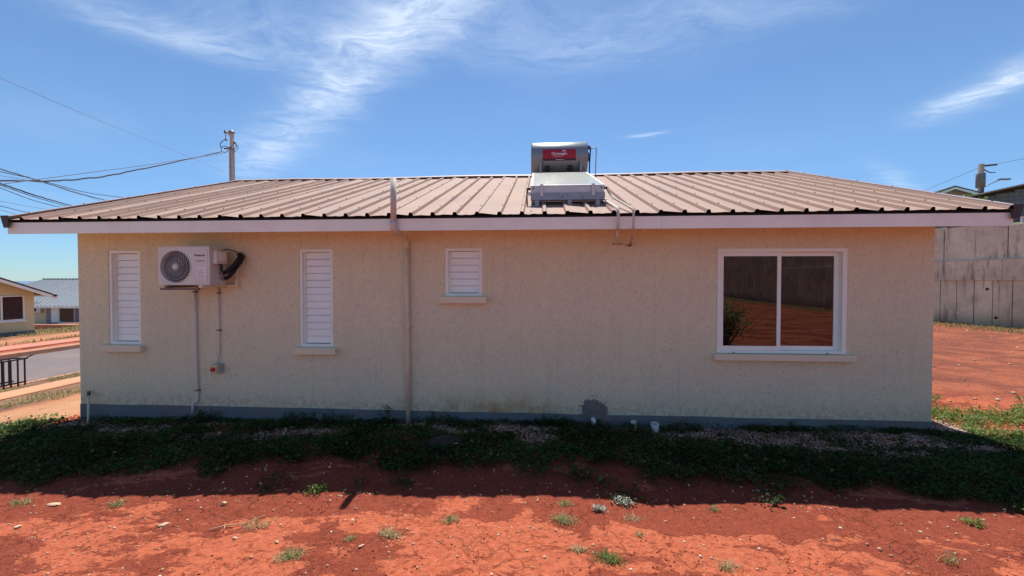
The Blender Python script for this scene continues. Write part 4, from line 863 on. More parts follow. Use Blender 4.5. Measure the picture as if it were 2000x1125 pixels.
tag(leaves('creeper_ground_cover', PN, LL, LL * 0.8, M['leaf'], (-0.1, 0.9), VV), 'low dark green creeper carpet along the foot of the wall', 'ground cover', kind='stuff')
n = 26000; x = RNG.uniform(1.9, 6.2, n); y = RNG.uniform(-1.7, -0.02, n); k = RNG.random(n) < cover_density(x, y) * sstep(1.9, 3.0, x) * 0.8 * (1 - 0.75 * sstep(0.3, 0.7, gravel_at(x, y))); x, y = x[k], y[k]
tag(blades('shaded_grass', np.stack([x, y, gz(x, y)], 1), RNG.uniform(0.03, 0.085, len(x)), RNG.uniform(0.003, 0.006, len(x)), M['leaf'], 1.3), 'thin grass mixed into the creepers towards the right corner', 'grass', kind='stuff')
# gravel
n = 90000; x = RNG.uniform(-7, 6.0, n); y = RNG.uniform(-1.3, 0.5, n)
pg = sstep(0.12, 0.6, gravel_at(x, y) + (fbm(x, y, 6, 3, 3) - 0.5) * 0.6); pg = np.maximum(pg, 0.06 * (y > -0.8)) * ((y < -0.015) | (x > XR + 0.03))
k = RNG.random(n) < pg * 0.75; x, y = x[k], y[k]; R_ = RNG.uniform(0.007, 0.017, len(x))
tag(pebbles('gravel', np.stack([x, y, gz(x, y) + R_ * 0.35], 1), R_, M['gravel']), 'pinkish gravel spread between the creepers by the wall', 'gravel', kind='stuff')
# loose pebbles and clods on the bare soil
n = 3600; x = RNG.uniform(-6.5, 6, n); y = RNG.uniform(-3.0, -1.2, n); k = RNG.random(n) < 0.35 + 0.65 * sstep(0.4, 0.65, fbm(x, y, 1.3, 3, 14)); x, y = x[k], y[k]
R_ = 0.0026 + 0.0105 * RNG.random(len(x)) ** 3
ex = np.array([(-3.24, -2.145), (-1.49, -2.206), (-0.28, -2.185), (0.96, -1.93), (2.22, -2.16), (2.29, -2.257), (2.68, -1.876), (2.73, -1.967), (2.97, -1.91), (1.13, -2.327), (0.378, -2.256), (-1.77, -2.2), (-0.86, -2.284)]); x = np.concatenate([x, ex[:, 0]]); y = np.concatenate([y, ex[:, 1]]); R_ = np.concatenate([R_, np.full(len(ex), 0.012)])
tag(pebbles('loose_pebbles', np.stack([x, y, gz(x, y) + R_ * 0.2], 1), R_, M['pebble'], 0.7, v=np.clip(0.3 + 0.7 * RNG.random(len(x)), 0, 1)), 'small pale pebbles strewn over the red soil', 'pebbles', kind='stuff')
n = 9000; x = RNG.uniform(-5.2, 4.6, n); y = RNG.uniform(-2.9, -1.2, n); k = RNG.random(n) < sstep(0.42, 0.62, fbm(x, y, 2.2, 4, 17)); x, y = x[k], y[k]; R_ = 0.002 + 0.008 * RNG.random(len(x)) ** 3
tag(pebbles('soil_clods', np.stack([x, y, gz(x, y) + R_ * 0.2], 1), R_, M['clod'], 0.6), 'crumbs and clods of red soil on the bare ground', 'soil clods', kind='stuff')
# stones on the field to the right
n = 1500; x = RNG.uniform(5, 20, n); y = RNG.uniform(0.8, 13, n); R_ = 0.008 + 0.03 * RNG.random(n) ** 3
tag(pebbles('field_stones', np.stack([x, y, gz(x, y) + R_ * 0.2], 1), R_, M['pebble'], 0.7), 'small stones scattered over the brown field on the right', 'stones', kind='stuff')

def stone(label, x, y, r, sc, seed):
    r = r * 0.68; sc = (min(sc[0], 1.25), max(sc[1], 0.65), sc[2])
    bm = bmesh.new(); bmesh.ops.create_icosphere(bm, subdivisions=2, radius=1); rr = np.random.default_rng(seed); dirs = rr.normal(size=(14, 3)); dirs /= np.linalg.norm(dirs, axis=1)[:, None]
    for v in bm.verts:
        p = np.array(v.co)
        for d in dirs:
            q = p @ d
            if q > 0.62: p = p - d * (q - 0.62) * 0.95
        v.co = Vector(p * (1 + rr.uniform(-0.05, 0.05))) * r
        v.co = Vector((v.co.x * sc[0], v.co.y * sc[1], v.co.z * sc[2]))
    me = bpy.data.meshes.new('stone'); bm.to_mesh(me); bm.free(); me.materials.append(M['stone']); o = bpy.data.objects.new('stone', me); COL.objects.link(o)
    o.location = (x, y, gh(x, y) + r * sc[2] * 0.35); o.rotation_euler = (0, 0, rr.uniform(0, 6.28)); tag(o, label, 'stone', 'larger stones on the red soil')
stone('pale angular rock at the shadow edge below the air conditioner', -2.615, -1.83, 0.045, (1.1, 0.8, 0.75), 1)
stone('long flat pale stone at the far left of the shadow edge', -4.13, -1.85, 0.075, (1.3, 0.4, 0.3), 2)
stone('crumbly pale stone nearest the left edge of the picture', -4.03, -2.16, 0.040, (1.2, 0.8, 0.5), 3)
stone('flat tan stone lying left of the dry twig', -2.88, -2.10, 0.048, (1.4, 0.5, 0.4), 4)
stone('tan stone just below the dry twig', -2.17, -2.265, 0.036, (1.4, 0.5, 0.4), 5)
stone('whitish stone just below the pipe shadow', -1.40, -2.06, 0.024, (1.2, 0.9, 0.6), 6)
stone('slim pale stone beside the pale half dry tuft', -1.84, -2.30, 0.028, (1.5, 0.6, 0.5), 8)
stone('lumpy whitish stone right of the small round tuft', -1.20, -2.355, 0.026, (1.2, 0.9, 0.6), 9)
stone('round white stone near the bottom centre of the soil', 0.045, -2.41, 0.020, (1.1, 0.9, 0.8), 11)
stone('white stone at the bottom edge right of centre', 1.38, -2.40, 0.020, (1.3, 0.8, 0.7), 12)
stone('pale stone on the dark streaks at the lower right', 2.90, -1.855, 0.020, (1.5, 0.7, 0.6), 13)
# twig
tw = tag(MB().tube([(-2.44, -2.19, gh(-2.44, -2.19) + 0.012), (-2.36, -2.13, gh(-2.36, -2.13) + 0.014), (-2.25, -2.08, gh(-2.25, -2.08) + 0.012), (-2.14, -1.99, gh(-2.14, -1.99) + 0.015)], [0.005, 0.005, 0.004, 0.003], 7).tube([(-2.36, -2.13, gh(-2.36, -2.13) + 0.014), (-2.33, -2.18, gh(-2.33, -2.18) + 0.02)], [0.004, 0.002], 6).build('twig', M['twig']), 'thin dry twig lying slantwise on the red soil', 'twig')

def tuft(label, x, y, r, h, m, nb, cat='grass tuft', kind='blade', lean=1.1):
    r *= 1.2; h *= 1.15; nb = int(nb * 1.5)
    z = gh(x, y); root = empty('grass_tuft' if kind == 'blade' else 'weed', (x, y, z)); tag(root, label, cat, 'small plants on the bare soil')
    a = RNG.uniform(0, 6.28, nb); q = r * np.sqrt(RNG.random(nb)) * RNG.uniform(0.3, 1.0, nb); P = np.stack([x + q * np.cos(a) * 1.3, y + q * np.sin(a) * 0.8, np.zeros(nb)], 1); P[:, 2] = gz(P[:, 0], P[:, 1]) - 0.002
    if kind == 'blade': keep(blades('blades', P, RNG.uniform(0.4, 1.0, nb) * h, RNG.uniform(0.0025, 0.005, nb), M[m], lean), root)
    else:
        P[:, 2] += RNG.random(nb) * h * (1 - (q / r) ** 2 * 0.6); L = RNG.uniform(0.010, 0.024, nb); keep(leaves('leaves', P, L, L * 0.75, M[m], (-0.1, 1.1)), root)
    return root
tuft('bright green leafy weed on the shadow edge left of the pipe shadow', -1.90, -1.665, 0.085, 0.05, 'leaf2', 130, 'weed', 'leaf')
tuft('straggly dry grass between the twig and the green weed', -2.13, -2.10, 0.10, 0.06, 'dry', 70, lean=1.8)
tuft('wide pale half dry tuft near the bottom left of centre', -1.63, -2.46, 0.085, 0.055, 'drygreen', 170, lean=1.6)
tuft('small round greyish tuft left of the long dry one', -1.31, -2.29, 0.035, 0.035, 'drygreen', 60, lean=1.5)
tuft('long upright patch of dry straw below the vent pipe', -1.045, -2.22, 0.075, 0.06, 'dry', 110, lean=1.5)
tuft('small dry tuft between the straw patch and the picture centre', -0.66, -2.02, 0.065, 0.045, 'drygreen', 90, lean=1.6)
tuft('spreading tuft with green heart right of the picture centre', 0.195, -2.00, 0.085, 0.05, 'drygreen', 170, lean=1.7)
tuft('tuft just behind the spreading tuft right of centre', 0.22, -1.79, 0.055, 0.04, 'drygreen', 90, lean=1.5)
tuft('small flowering clump left of the silvery weed', 0.48, -1.84, 0.045, 0.035, 'silver', 90, 'weed', 'leaf')
tuft('silvery leaved weed touching the shadow edge', 0.69, -1.70, 0.075, 0.04, 'silver', 150, 'weed', 'leaf')
tuft('dry reddish straw below the silvery weed', 0.73, -1.90, 0.075, 0.035, 'dry', 70, lean=2.0)
tuft('tiny dry sprig below the reddish straw', 0.722, -2.125, 0.035, 0.04, 'dry', 40, lean=1.5)
tuft('largest green tuft at the bottom right of centre', 0.46, -2.385, 0.085, 0.05, 'leaf2', 170, lean=1.8)
tuft('pale thin tuft left of the largest green tuft', 0.272, -2.32, 0.05, 0.05, 'dry', 60, lean=1.4)
tuft('pale tuft on the bottom edge below the big window', 1.20, -2.41, 0.065, 0.05, 'dry', 80, lean=1.3)
tuft('green weed on the dark streak at the far right', 3.21, -1.84, 0.07, 0.035, 'leaf2', 90, 'weed', 'leaf')
tuft('thin upright pale grass in the bottom right corner', 2.60, -2.31, 0.055, 0.075, 'dry', 40, lean=0.7)
tuft('small dry sprig on the shadow edge below the big window', 1.38, -1.765, 0.04, 0.04, 'drygreen', 50, lean=1.4)
tuft('yellowish dry tuft on the shadow edge at the left', -3.56, -1.84, 0.07, 0.05, 'drygreen', 80, lean=1.5)
tuft('grey green weed on shaded soil below the vent pipe', -1.19, -1.505, 0.09, 0.04, 'leaf', 110, 'weed', 'leaf')
tuft('pale tuft by the flat stone at the far left', -4.42, -1.86, 0.08, 0.05, 'drygreen', 80, lean=1.5)

# taller weeds against the plinth
def tall_weed(label, x, y, w, h, ns, nl):
    z = gh(x, y); root = empty('weed', (x, y, z)); tag(root, label, 'weed', 'weeds against the plinth'); mb = MB(); P = []
    for i in range(ns):
        bx, by = x + random.uniform(-w, w), min(y + random.uniform(-0.06, 0.05), -0.03); tx = bx + random.uniform(-0.07, 0.07); ty_ = min(by + random.uniform(-0.05, 0.03), -0.03); hh = h * random.uniform(0.55, 1.0)
        zb = gh(bx, by); pts = [(bx, by, zb - 0.01), ((bx + tx) / 2 + random.uniform(-0.02, 0.02), (by + ty_) / 2, zb + hh * 0.55), (tx, ty_, zb + hh)]; mb.tube(pts, [0.003, 0.0025, 0.0012], 5)
        for j in range(nl):
            u = random.random() ** 0.7; a, b = (0, 1) if u < 0.55 else (1, 2); t = u / 0.55 if u < 0.55 else (u - 0.55) / 0.45
            P.append([pts[a][q] * (1 - t) + pts[b][q] * t + random.gauss(0, 0.018) for q in range(3)])
    P = np.array(P); P[:, 1] = np.minimum(P[:, 1], -0.025); keep(mb.build('stems', M['leaf_stem']), root); L = RNG.uniform(0.018, 0.036, len(P)); keep(leaves('leaves', P, L, L * 0.7, M['leaf'], (-0.2, 0.8), RNG.uniform(0, 0.8, len(P))), root)
M['leaf_stem'] = simple('weed_stem', (0.05, 0.06, 0.025), 0.8)
tall_weed('dense weed clump by the foot of the grey drain pipe', -4.28, -0.10, 0.17, 0.18, 16, 22)
tall_weed('weed clump under the second tall louvre window', -3.05, -0.10, 0.17, 0.17, 15, 20)
tall_weed('weed clump between the louvre window and the vent pipe foot', -2.55, -0.10, 0.16, 0.17, 14, 20)
tall_weed('tallest spindly weed just left of the vent pipe foot', -1.88, -0.10, 0.12, 0.27, 8, 14)
tall_weed('weed clump right of the vent pipe foot', -1.22, -0.12, 0.20, 0.14, 15, 20)
tall_weed('weed clump left of the cement patch', 0.28, -0.10, 0.18, 0.13, 14, 20)
tall_weed('low weeds right of the larger open pipe end', 1.78, -0.10, 0.25, 0.12, 14, 18)
tall_weed('low weeds below the big window sill', 2.75, -0.08, 0.30, 0.10, 12, 16)
tall_weed('leafy weed at the left corner edge of the shade', -6.55, -0.32, 0.16, 0.16, 12, 18)

# sunlit grass at the right corner, at the left edge and at the foot of the retaining wall
n = 46000; x = RNG.uniform(4.7, 8.2, n); y = RNG.uniform(-1.2, 2.2, n)
band = np.exp(-((y - (0.85 - 0.55 * (x - 5.0)) - 0.15 * np.sin(x * 4)) / 0.42) ** 2) * sstep(0.30, 0.55, fbm(x, y, 2.6, 4, 21)) + 1.0 * np.exp(-(((x - 5.95) / 0.4) ** 2 + ((y - 0.62) / 0.22) ** 2)) + 0.45 * sstep(0.58, 0.66, fbm(x, y, 2.2, 3, 23)) * (y < 1.6)
k = (RNG.random(n) < band) & (gravel_at(x, y) < 0.6 + 0.2 * RNG.random(n)); x, y = x[k], y[k]
tag(leaves('sunlit_grass', np.stack([x, y, gz(x, y) + RNG.random(len(x)) * 0.05], 1), RNG.uniform(0.03, 0.062, len(x)), RNG.uniform(0.010, 0.026, len(x)), M['leaf2'], (0.0, 1.2)), 'sunlit green weeds and grass at the right house corner', 'grass', kind='stuff')
n = 9000; x = RNG.uniform(-9.2, -6.1, n); y = RNG.uniform(-1.6, 0.8, n); edge = -6.50 - 0.10 * y
k = RNG.random(n) < np.exp(-((x + 6.75 - 0.45 * np.clip(y, -1, 0)) / 0.24) ** 2) * sstep(0.28, 0.5, fbm(x, y, 3, 3, 31)) * sstep(0.35, -0.1, y); x, y = x[k], y[k]
tag(leaves('sunlit_weeds', np.stack([x, y, gz(x, y) + RNG.random(len(x)) * 0.09], 1), RNG.uniform(0.025, 0.055, len(x)), RNG.uniform(0.014, 0.034, len(x)), M['leaf2'], (0.0, 1.1)), 'sunlit green weeds along the pale dirt at the left edge', 'grass', kind='stuff')
n = 30000; x = RNG.uniform(-12.2, -8.3, n); y = RNG.uniform(-3, 12, n)
k = RNG.random(n) < (((x > -10.38) & (x < -8.8)) | (x < -11.15)) * sstep(0.45, 0.62, fbm(x, y, 1.3, 4, 41)) * 0.9; x, y = x[k], y[k]
tag(blades('verge_grass', np.stack([x, y, gz(x, y)], 1), RNG.uniform(0.03, 0.09, len(x)), 0.012, M['drygreen'], 0.9), 'patchy grass on the verges either side of the near sidewalk', 'grass', kind='stuff')
n = 26000; x = RNG.uniform(-40, -21.4, n); y = RNG.uniform(-2, 34, n)
k = RNG.random(n) < (((x > -22.9) & (x < -21.4)) | (x < -26.3)) * sstep(0.36, 0.55, fbm(x, y, 0.5, 4, 43)); x, y = x[k], y[k]
tag(blades('far_verge_grass', np.stack([x, y, gz(x, y)], 1), RNG.uniform(0.08, 0.22, len(x)), 0.03, M['drygreen'], 0.9), 'rough grass across the street before the ochre house', 'grass', kind='stuff')

# ------------------------------------------------------------------ retaining wall and the terrace above, right
RP = [(9.5, 40), (13.5, 27), (17.426, 13.844), (18.17, 11.26), (19.5, 4), (20.0, -5), (19.2, -14), (18.3, -20.6), (18.8, -28), (21.0, -42), (27.0, -75)]
rpv = [Vector((a, b, 0)) for a, b in RP]
seglen = [(rpv[i + 1] - rpv[i]).length for i in range(len(rpv) - 1)]; cum = np.concatenate([[0], np.cumsum(seglen)])
def rpt(s):
    s = max(0, min(cum[-1] - 1e-6, s)); i = int(np.searchsorted(cum, s, 'right') - 1); t = (s - cum[i]) / seglen[i]
    return rpv[i].lerp(rpv[i + 1], t)
def rnorm(s):   # smoothed outward normal, towards the house side
    d = (rpt(s + 1.2) - rpt(s - 1.2)).normalized(); return Vector((d.y, -d.x, 0)) * (1 if d.y < 0 else -1) * 1.0
S0 = cum[2]
rw = empty('retaining_wall', (18, 11.5, 0)); tag(rw, 'tall stained concrete retaining wall beyond the field on the right', 'wall')
def wslab(sa, sb, d0, d1, za, zb, zb2=None):   # d0 front offset towards house, d1 back offset
    pa, pb, na, nb = rpt(sa), rpt(sb), rnorm(sa), rnorm(sb); zb2 = zb if zb2 is None else zb2
    q = lambda p, n_, d, z: tuple(p + n_ * d + Vector((0, 0, z)))
    return [q(pa, na, d0, za), q(pb, nb, d0, za), q(pb, nb, d1, za), q(pa, na, d1, za), q(pa, na, d0, zb), q(pb, nb, d0, zb2), q(pb, nb, d1, zb2), q(pa, na, d1, zb)]
sgn = 1 if (Vector((0, 11, 0)) - rpt(S0)).dot(rnorm(S0)) > 0 else -1
bk = MB()
for i in range(30): bk.hexa(wslab(cum[-1] * i / 30, cum[-1] * (i + 1) / 30, sgn * -0.26, sgn * -0.6, -0.4, 3.9))
keep(bk.build('core', M['joint']), rw)
s = S0 + 0.17 - 0.55 * 30
while s < cum[-1] - 0.6:
    if s > 4:
        j = random.uniform(-0.006, 0.006)
        keep(MB().hexa(wslab(s + 0.012, s + 0.55 - 0.012, sgn * (0.0 + j), sgn * -0.2059, -0.3, 1.82)).build('panel', M['retwall']), rw)
    s += 0.55
s = S0 + 2.10 - 2.0 * 8
while s < cum[-1] - 2.1:
    if s > 4:
        j = random.uniform(-0.008, 0.008)
        keep(MB().hexa(wslab(s + 0.008, s + 1.992, sgn * (0.05 + j), sgn * -0.20585, 1.8205, 2.62 + random.uniform(-0.01, 0.01))).build('band_block', M['retwall']), rw)
    s += 2.0
s = S0 + 0.25 - 1.95 * 8
while s < cum[-1] - 2.1:
    if s > 4:
        keep(MB().hexa(wslab(s + 0.018, s + 1.932, sgn * -0.03, sgn * -0.20582, 2.66, 3.90 + 0.17 * float(sstep(S0 + 2.0, S0 - 0.3, s)) + random.uniform(-0.02, 0.03) + 1.9 * float(sstep(cum[5], cum[8], s)))).build('upper_block', M['retwall']), rw)
    s += 1.95
lg = MB()
for i in range(60): lg.hexa(wslab(cum[-1] * i / 60, cum[-1] * (i + 1) / 60, sgn * 0.062, sgn * -0.20578, 2.6305, 2.656))
keep(lg.build('ledge', M['ledge']), rw)
for ss, zz_ in ((S0 + 1.66, 1.46), (S0 + 1.93, 0.34)):
    p = rpt(ss); nn = rnorm(ss) * sgn; keep(MB().tube([p + nn * -0.05 + Vector((0, 0, zz_)), p + nn * 0.012 + Vector((0, 0, zz_))], 0.05, 12).build('weep_hole', M['black']), rw)
# terrace
tv = []; K = [(-0.28, 3.80), (-1.5, 4.02), (-3.5, 4.35), (-7, 4.75), (-20, 5.4), (-60, 8.0), (-220, 14)]
ts = np.linspace(0.5, cum[-1] - 0.5, 50)
for s in ts:
    p, nn = rpt(s), rnorm(s) * sgn
    for d, z in K: tv.append(tuple(p + nn * d + Vector((0, 0, z + (float(fbm(s, d, 0.7, 3)) - 0.5) * 0.15))))
kk = len(K)
struct(MB().add(tv, [(j * kk + i, j * kk + i + 1, (j + 1) * kk + i + 1, (j + 1) * kk + i) for j in range(len(ts) - 1) for i in range(kk - 1)], True).build('upper_terrace', M['terrace']))
n = 26000; ss = RNG.uniform(cum[1], cum[-2], n); dd = RNG.uniform(0.02, 2.9, n); P = []
for a, b in zip(ss, dd):
    p = rpt(a) + rnorm(a) * sgn * b; P.append((p.x, p.y))
P = np.array(P); k = RNG.random(n) < sstep(2.9, 1.7, dd + (fbm(P[:, 0], P[:, 1], 0.9, 3, 51) - 0.5) * 1.6); P = P[k]
tag(blades('wall_foot_grass', np.stack([P[:, 0], P[:, 1], gz(P[:, 0], P[:, 1])], 1), RNG.uniform(0.05, 0.13, len(P)), 0.02, M['drygreen'], 0.9, v=np.clip(0.45 * fbm(P[:, 0], P[:, 1], 1.1, 3, 53) + RNG.uniform(-0.1, 0.3, len(P)), 0, 1)), 'strip of yellowish grass along the foot of the concrete wall', 'grass', kind='stuff')

def gable_house(name, label, cx, cy, rotz, W, D, zb, wh, rise, ov, wallm, roofm, windows=(), trim='white_trim', cat='house', ribs=0):
    root = empty(name, (cx, cy, zb)); root.rotation_euler = (0, 0, rotz); tag(root, label, cat)
    def part(mb, nm, m, par=root): o = mb.build(nm, m); o.parent = par; return o
    w = MB(); pr = [(-W / 2, -0.6), (W / 2, -0.6), (W / 2, wh), (0, wh + rise), (-W / 2, wh)]
    w.add([(x, 0, z) for x, z in pr] + [(x, D, z) for x, z in pr], [(0, 1, 2, 3, 4), (9, 8, 7, 6, 5)] + [(i, i + 5, (i + 1) % 5 + 5, (i + 1) % 5) for i in range(5)])
    part(w, 'wall', wallm)
    sl = rise / (W / 2); rf = MB()
    ro = None
    for s_ in (-1, 1):
        x1_ = s_ * (W / 2 + ov); z1_ = wh - sl * ov
        v = [(0, -ov, wh + rise + 0.02), (x1_, -ov, z1_ + 0.02), (x1_, D + ov, z1_ + 0.02), (0, D + ov, wh + rise + 0.02)]
        rf.hexa(v + [(x, y, z + 0.07) for x, y, z in v])
    ro = part(rf, 'roof', roofm)
    if ribs:
        nb = int((D + 2 * ov) / ribs)
        rb = MB()
        for s_ in (-1, 1):
            x1_ = s_ * (W / 2 + ov); z1_ = wh - sl * ov + 0.09
            for i in range(nb):
                y = -ov + 0.1 + i * ribs; v = [(0, y, wh + rise + 0.088), (x1_, y, z1_ - 0.002), (x1_, y + 0.07, z1_ - 0.002), (0, y + 0.07, wh + rise + 0.088)]
                rb.hexa(v + [(x, yy, z + 0.04) for x, yy, z in v])
        part(rb, 'roof_ribs', roofm, ro)
    bg_ = MB(); dk = MB()
    for s_ in (-1, 1):
        x1_ = s_ * (W / 2 + ov); z1_ = wh - sl * ov
        for y in (-ov - 0.03,):
            v = [(0, y, wh + rise - 0.16), (x1_, y, z1_ - 0.16), (x1_, y + 0.025, z1_ - 0.16), (0, y + 0.025, wh + rise - 0.16)]; bg_.hexa(v + [(x, yy, z + 0.17) for x, yy, z in v])
            v = [(0, y - 0.01, wh + rise + 0.012), (x1_, y - 0.01, z1_ + 0.012), (x1_, y + 0.03, z1_ + 0.012), (0, y + 0.03, wh + rise + 0.012)]; dk.hexa(v + [(x, yy, z + 0.085) for x, yy, z in v])
    part(bg_, 'barge_board', M[trim], ro); part(dk, 'barge_trim', M['dark_trim'], ro)
    return root, part

# ochre house across the street: gable wall faces the street (+x)
yh, ypart = gable_house('house', 'ochre house with a white gable board across the street', -28.8, 12.75, rad(90), 6.9, 11, -1.19, 2.30, 1.42, 0.62, M['yhouse'], M['dark_trim'])
yp = MB().box(-3.46, 3.46, -0.012, 0.1, -0.5, 0.16); ypart(yp, 'plinth', M['plinth'])
def win(part, xa, xb, za, zb_, y=-0.02, m='glass2', nm='window', mull=True, curtain=False):
    f_ = 0.055; mb = MB().box(xa, xa + f_, y - 0.03, y + 0.05, za, zb_).box(xb - f_, xb, y - 0.03, y + 0.05, za, zb_).box(xa + f_, xb - f_, y - 0.03, y + 0.05, zb_ - f_, zb_).box(xa + f_, xb - f_, y - 0.03, y + 0.05, za, za + f_)
    if mull: mb.box((xa + xb) / 2 - 0.04, (xa + xb) / 2 + 0.04, y - 0.035, y + 0.05, za + f_, zb_ - f_)
    o = part(mb, nm, M['alu'])
    xs_ = [(xa + f_, (xa + xb) / 2 - 0.04), ((xa + xb) / 2 + 0.04, xb - f_)] if mull else [(xa + f_, xb - f_)]
    for a, b in xs_:
        p_ = MB().box(a, b, y + 0.01, y + 0.015, za + f_, zb_ - f_).build('pane', M[m]); p_.parent = o
        if curtain:
            c_ = MB(); cx_ = a + 0.03
            while cx_ < b - 0.08:
                w_ = random.uniform(0.05, 0.09); c_.box(cx_, cx_ + w_, y + 0.004, y + 0.0092, za + f_ + 0.02, zb_ - f_ - 0.01); cx_ += w_ + random.uniform(0.015, 0.05)
            q_ = c_.build('curtain', M['curtain']); q_.parent = o
    s_ = MB().box(xa - 0.06, xb + 0.06, y - 0.08, y + 0.02, za - 0.09, za - 0.003).build('sill', M['alu']); s_.parent = o
win(ypart, 1.05, 2.98, 0.80, 2.16, curtain=True); win(ypart, -2.6, -1.2, 0.9, 2.16)
ypart(MB().tube([(3.45 + 0.50, -0.68, 2.16), (3.45 + 0.50, 2.0, 2.16)], 0.07, 10), 'gutter', M['white_trim']); ypart(MB().tube([(3.45 + 0.48, -0.705, 2.12), (3.45 + 0.48, -0.685, 2.12)], 0.075, 12), 'gutter_end', M['dark'])

# grey house further down
gx0, gy0, gzb = -57.0, 39.3, -3.45
g = empty('house', (gx0, gy0, gzb)); tag(g, 'grey metal roofed house in the distance down the street', 'house')
def gpart(mb, nm, m): o = mb.build(nm, m); o.parent = g; return o
gpart(MB().box(-1.65, 14, 0, 12, -0.6, 2.15), 'wall', M['ghouse'])
gpart(MB().box(-12.8, -1.651, 1.2, 12, -0.6, 2.6), 'wall', M['yhouse'])
rfm = MB()
v = [(-2.7, -0.6, 2.18), (14.5, -0.6, 2.18), (14.5, 8.6, 5.345), (-2.7, 8.6, 5.345)]; rfm.hexa(v + [(x, y, z + 0.09) for x, y, z in v])
v = [(-13.3, 0.55, 2.575), (-2.701, 0.55, 2.575), (-2.701, 8.6, 5.34), (-13.3, 8.6, 5.34)]; rfm.hexa(v + [(x, y, z + 0.09) for x, y, z in v])
v = [(-13.3, 8.601, 5.34), (14.5, 8.601, 5.34), (14.5, 17, 2.3), (-13.3, 17, 2.3)]; rfm.hexa(v + [(x, y, z + 0.09) for x, y, z in v])
gro = gpart(rfm, 'roof', M['groof'])
rb = MB()
for i in range(50):
    x = -13.1 + i * 0.55; ya, za = (-0.6, 2.275) if x > -2.7 else (0.55, 2.67); v = [(x, ya, za), (x + 0.10, ya, za), (x + 0.10, 8.55, 5.42), (x, 8.55, 5.42)]; rb.hexa(v + [(a, b, c + 0.07) for a, b, c in v])
o = rb.build('roof_ribs', M['groof']); o.parent = gro
o = MB().box(-13.3, 14.5, 8.4, 8.8, 5.46, 5.55).build('ridge_cap', M['groof']); o.parent = gro
gpart(MB().box(-2.7, 14.5, -0.65, -0.605, 2.0, 2.24), 'fascia', M['white_trim'])
gpart(MB().box(-13.3, -2.71, 0.50, 0.545, 2.40, 2.615), 'fascia', M['white_trim'])
win(gpart, 0.08, 2.05, 0.25, 2.0, y=-0.03, mull=False); gpart(MB().box(-0.95, 0.015, -0.05, 0.0, 0.25, 2.0), 'shutter', M['alu'])
for i in range(8): gpart(MB().box(-0.90, -0.03, -0.060, -0.051, 0.30 + i * 0.21, 0.49 + i * 0.21), 'slat', M['alu'])
gpart(MB().box(-4.75, -3.55, 0.85, 1.19, 1.30, 2.15, 0.03), 'air_conditioner_case', M['ac']); gpart(MB().lathe([(0, 0), (0.30, 0)], (-4.35, 0.84, 1.73), 'y', 20), 'air_conditioner_fan', M['dark'])
tag(MB().box(-62, -44, 38.1, 38.35, -3.9, -3.35).build('garden_wall', M['kerb']), 'low red wall in front of the distant grey house', 'wall') if False else tag(MB().box(-60, -27, 22.0, 22.3, -2.4, -1.42).build('garden_wall', M['kerb']), 'low reddish wall before the distant grey house', 'wall')

# houses on the terrace
th, tpart = gable_house('house', 'beige gabled house behind the retaining wall top', 30.9, 27.4, rad(-14), 5.6, 14, 4.6, 3.0, 1.12, 0.45, M['beige'], M['groof2'], ribs=0.5)
bh = empty('house', (23.3, 17.4, 4.4)); bh.rotation_euler = (0, 0, rad(-32)); tag(bh, 'unfinished grey block house with a slanting roof at the upper right', 'house')
def bpart(mb, nm, m): o = mb.build(nm, m); o.parent = bh; return o
bpart(MB().add([(-0.9, 0, -0.8), (8, 0, -0.8), (8, 0, 2.2), (1.6, 0, 2.2), (-0.9, 0, 1.68), (-0.9, 6, -0.8), (8, 6, -0.8), (8, 6, 2.2), (1.6, 6, 2.2), (-0.9, 6, 1.68)], [(0, 1, 2, 3, 4), (9, 8, 7, 6, 5)] + [(i, i + 5, (i + 1) % 5 + 5, (i + 1) % 5) for i in range(5)]), 'wall', M['joint'])
for r in range(14):
    z = -0.6 + r * 0.205; off = 0.21 if r % 2 else 0
    xx = -0.9 - 0.0 + (off - 0.42 if off else 0)
    while xx < 1.55:
        a, b = max(xx + 0.006, -0.89), min(xx + 0.414, 1.55); tp = min(z + 0.193, 1.62 + (a + 0.9) * 0.208)
        if b - a > 0.05 and tp > z + 0.03: bpart(MB().box(a, b, -0.03, -0.001, z, tp), 'block', M['block'])
        xx += 0.42
for i in range(8): bpart(MB().box(1.57 + i * 0.8, 1.57 + i * 0.8 + 0.78, -0.05 + 0.006 * (i % 2), -0.002, -0.7, 2.18), 'zinc_sheet', M['zinc'])
rf2 = MB(); v = [(-1.5, -0.5, 1.62), (1.6, -0.5, 2.26), (1.6, 6.4, 2.26), (-1.5, 6.4, 1.62)]; rf2.hexa(v + [(x, y, z + 0.05) for x, y, z in v]); v = [(1.6, -0.5, 2.26), (8.4, -0.5, 2.30), (8.4, 6.4, 2.30), (1.6, 6.4, 2.26)]; rf2.hexa(v + [(x, y, z + 0.05) for x, y, z in v])
bro = bpart(rf2, 'roof', M['ledge']); v = [(-1.5, -0.47, 1.55), (1.6, -0.47, 2.19), (1.6, -0.43, 2.19), (-1.5, -0.43, 1.55)]; o = MB().hexa(v + [(x, y, z + 0.065) for x, y, z in v]).build('rafter', M['wood']); o.parent = bro
v = [(1.6, -0.47, 2.19), (8.3, -0.47, 2.23), (8.3, -0.43, 2.23), (1.6, -0.43, 2.19)]; o = MB().hexa(v + [(x, y, z + 0.065) for x, y, z in v]).build('rafter', M['wood']); o.parent = bro
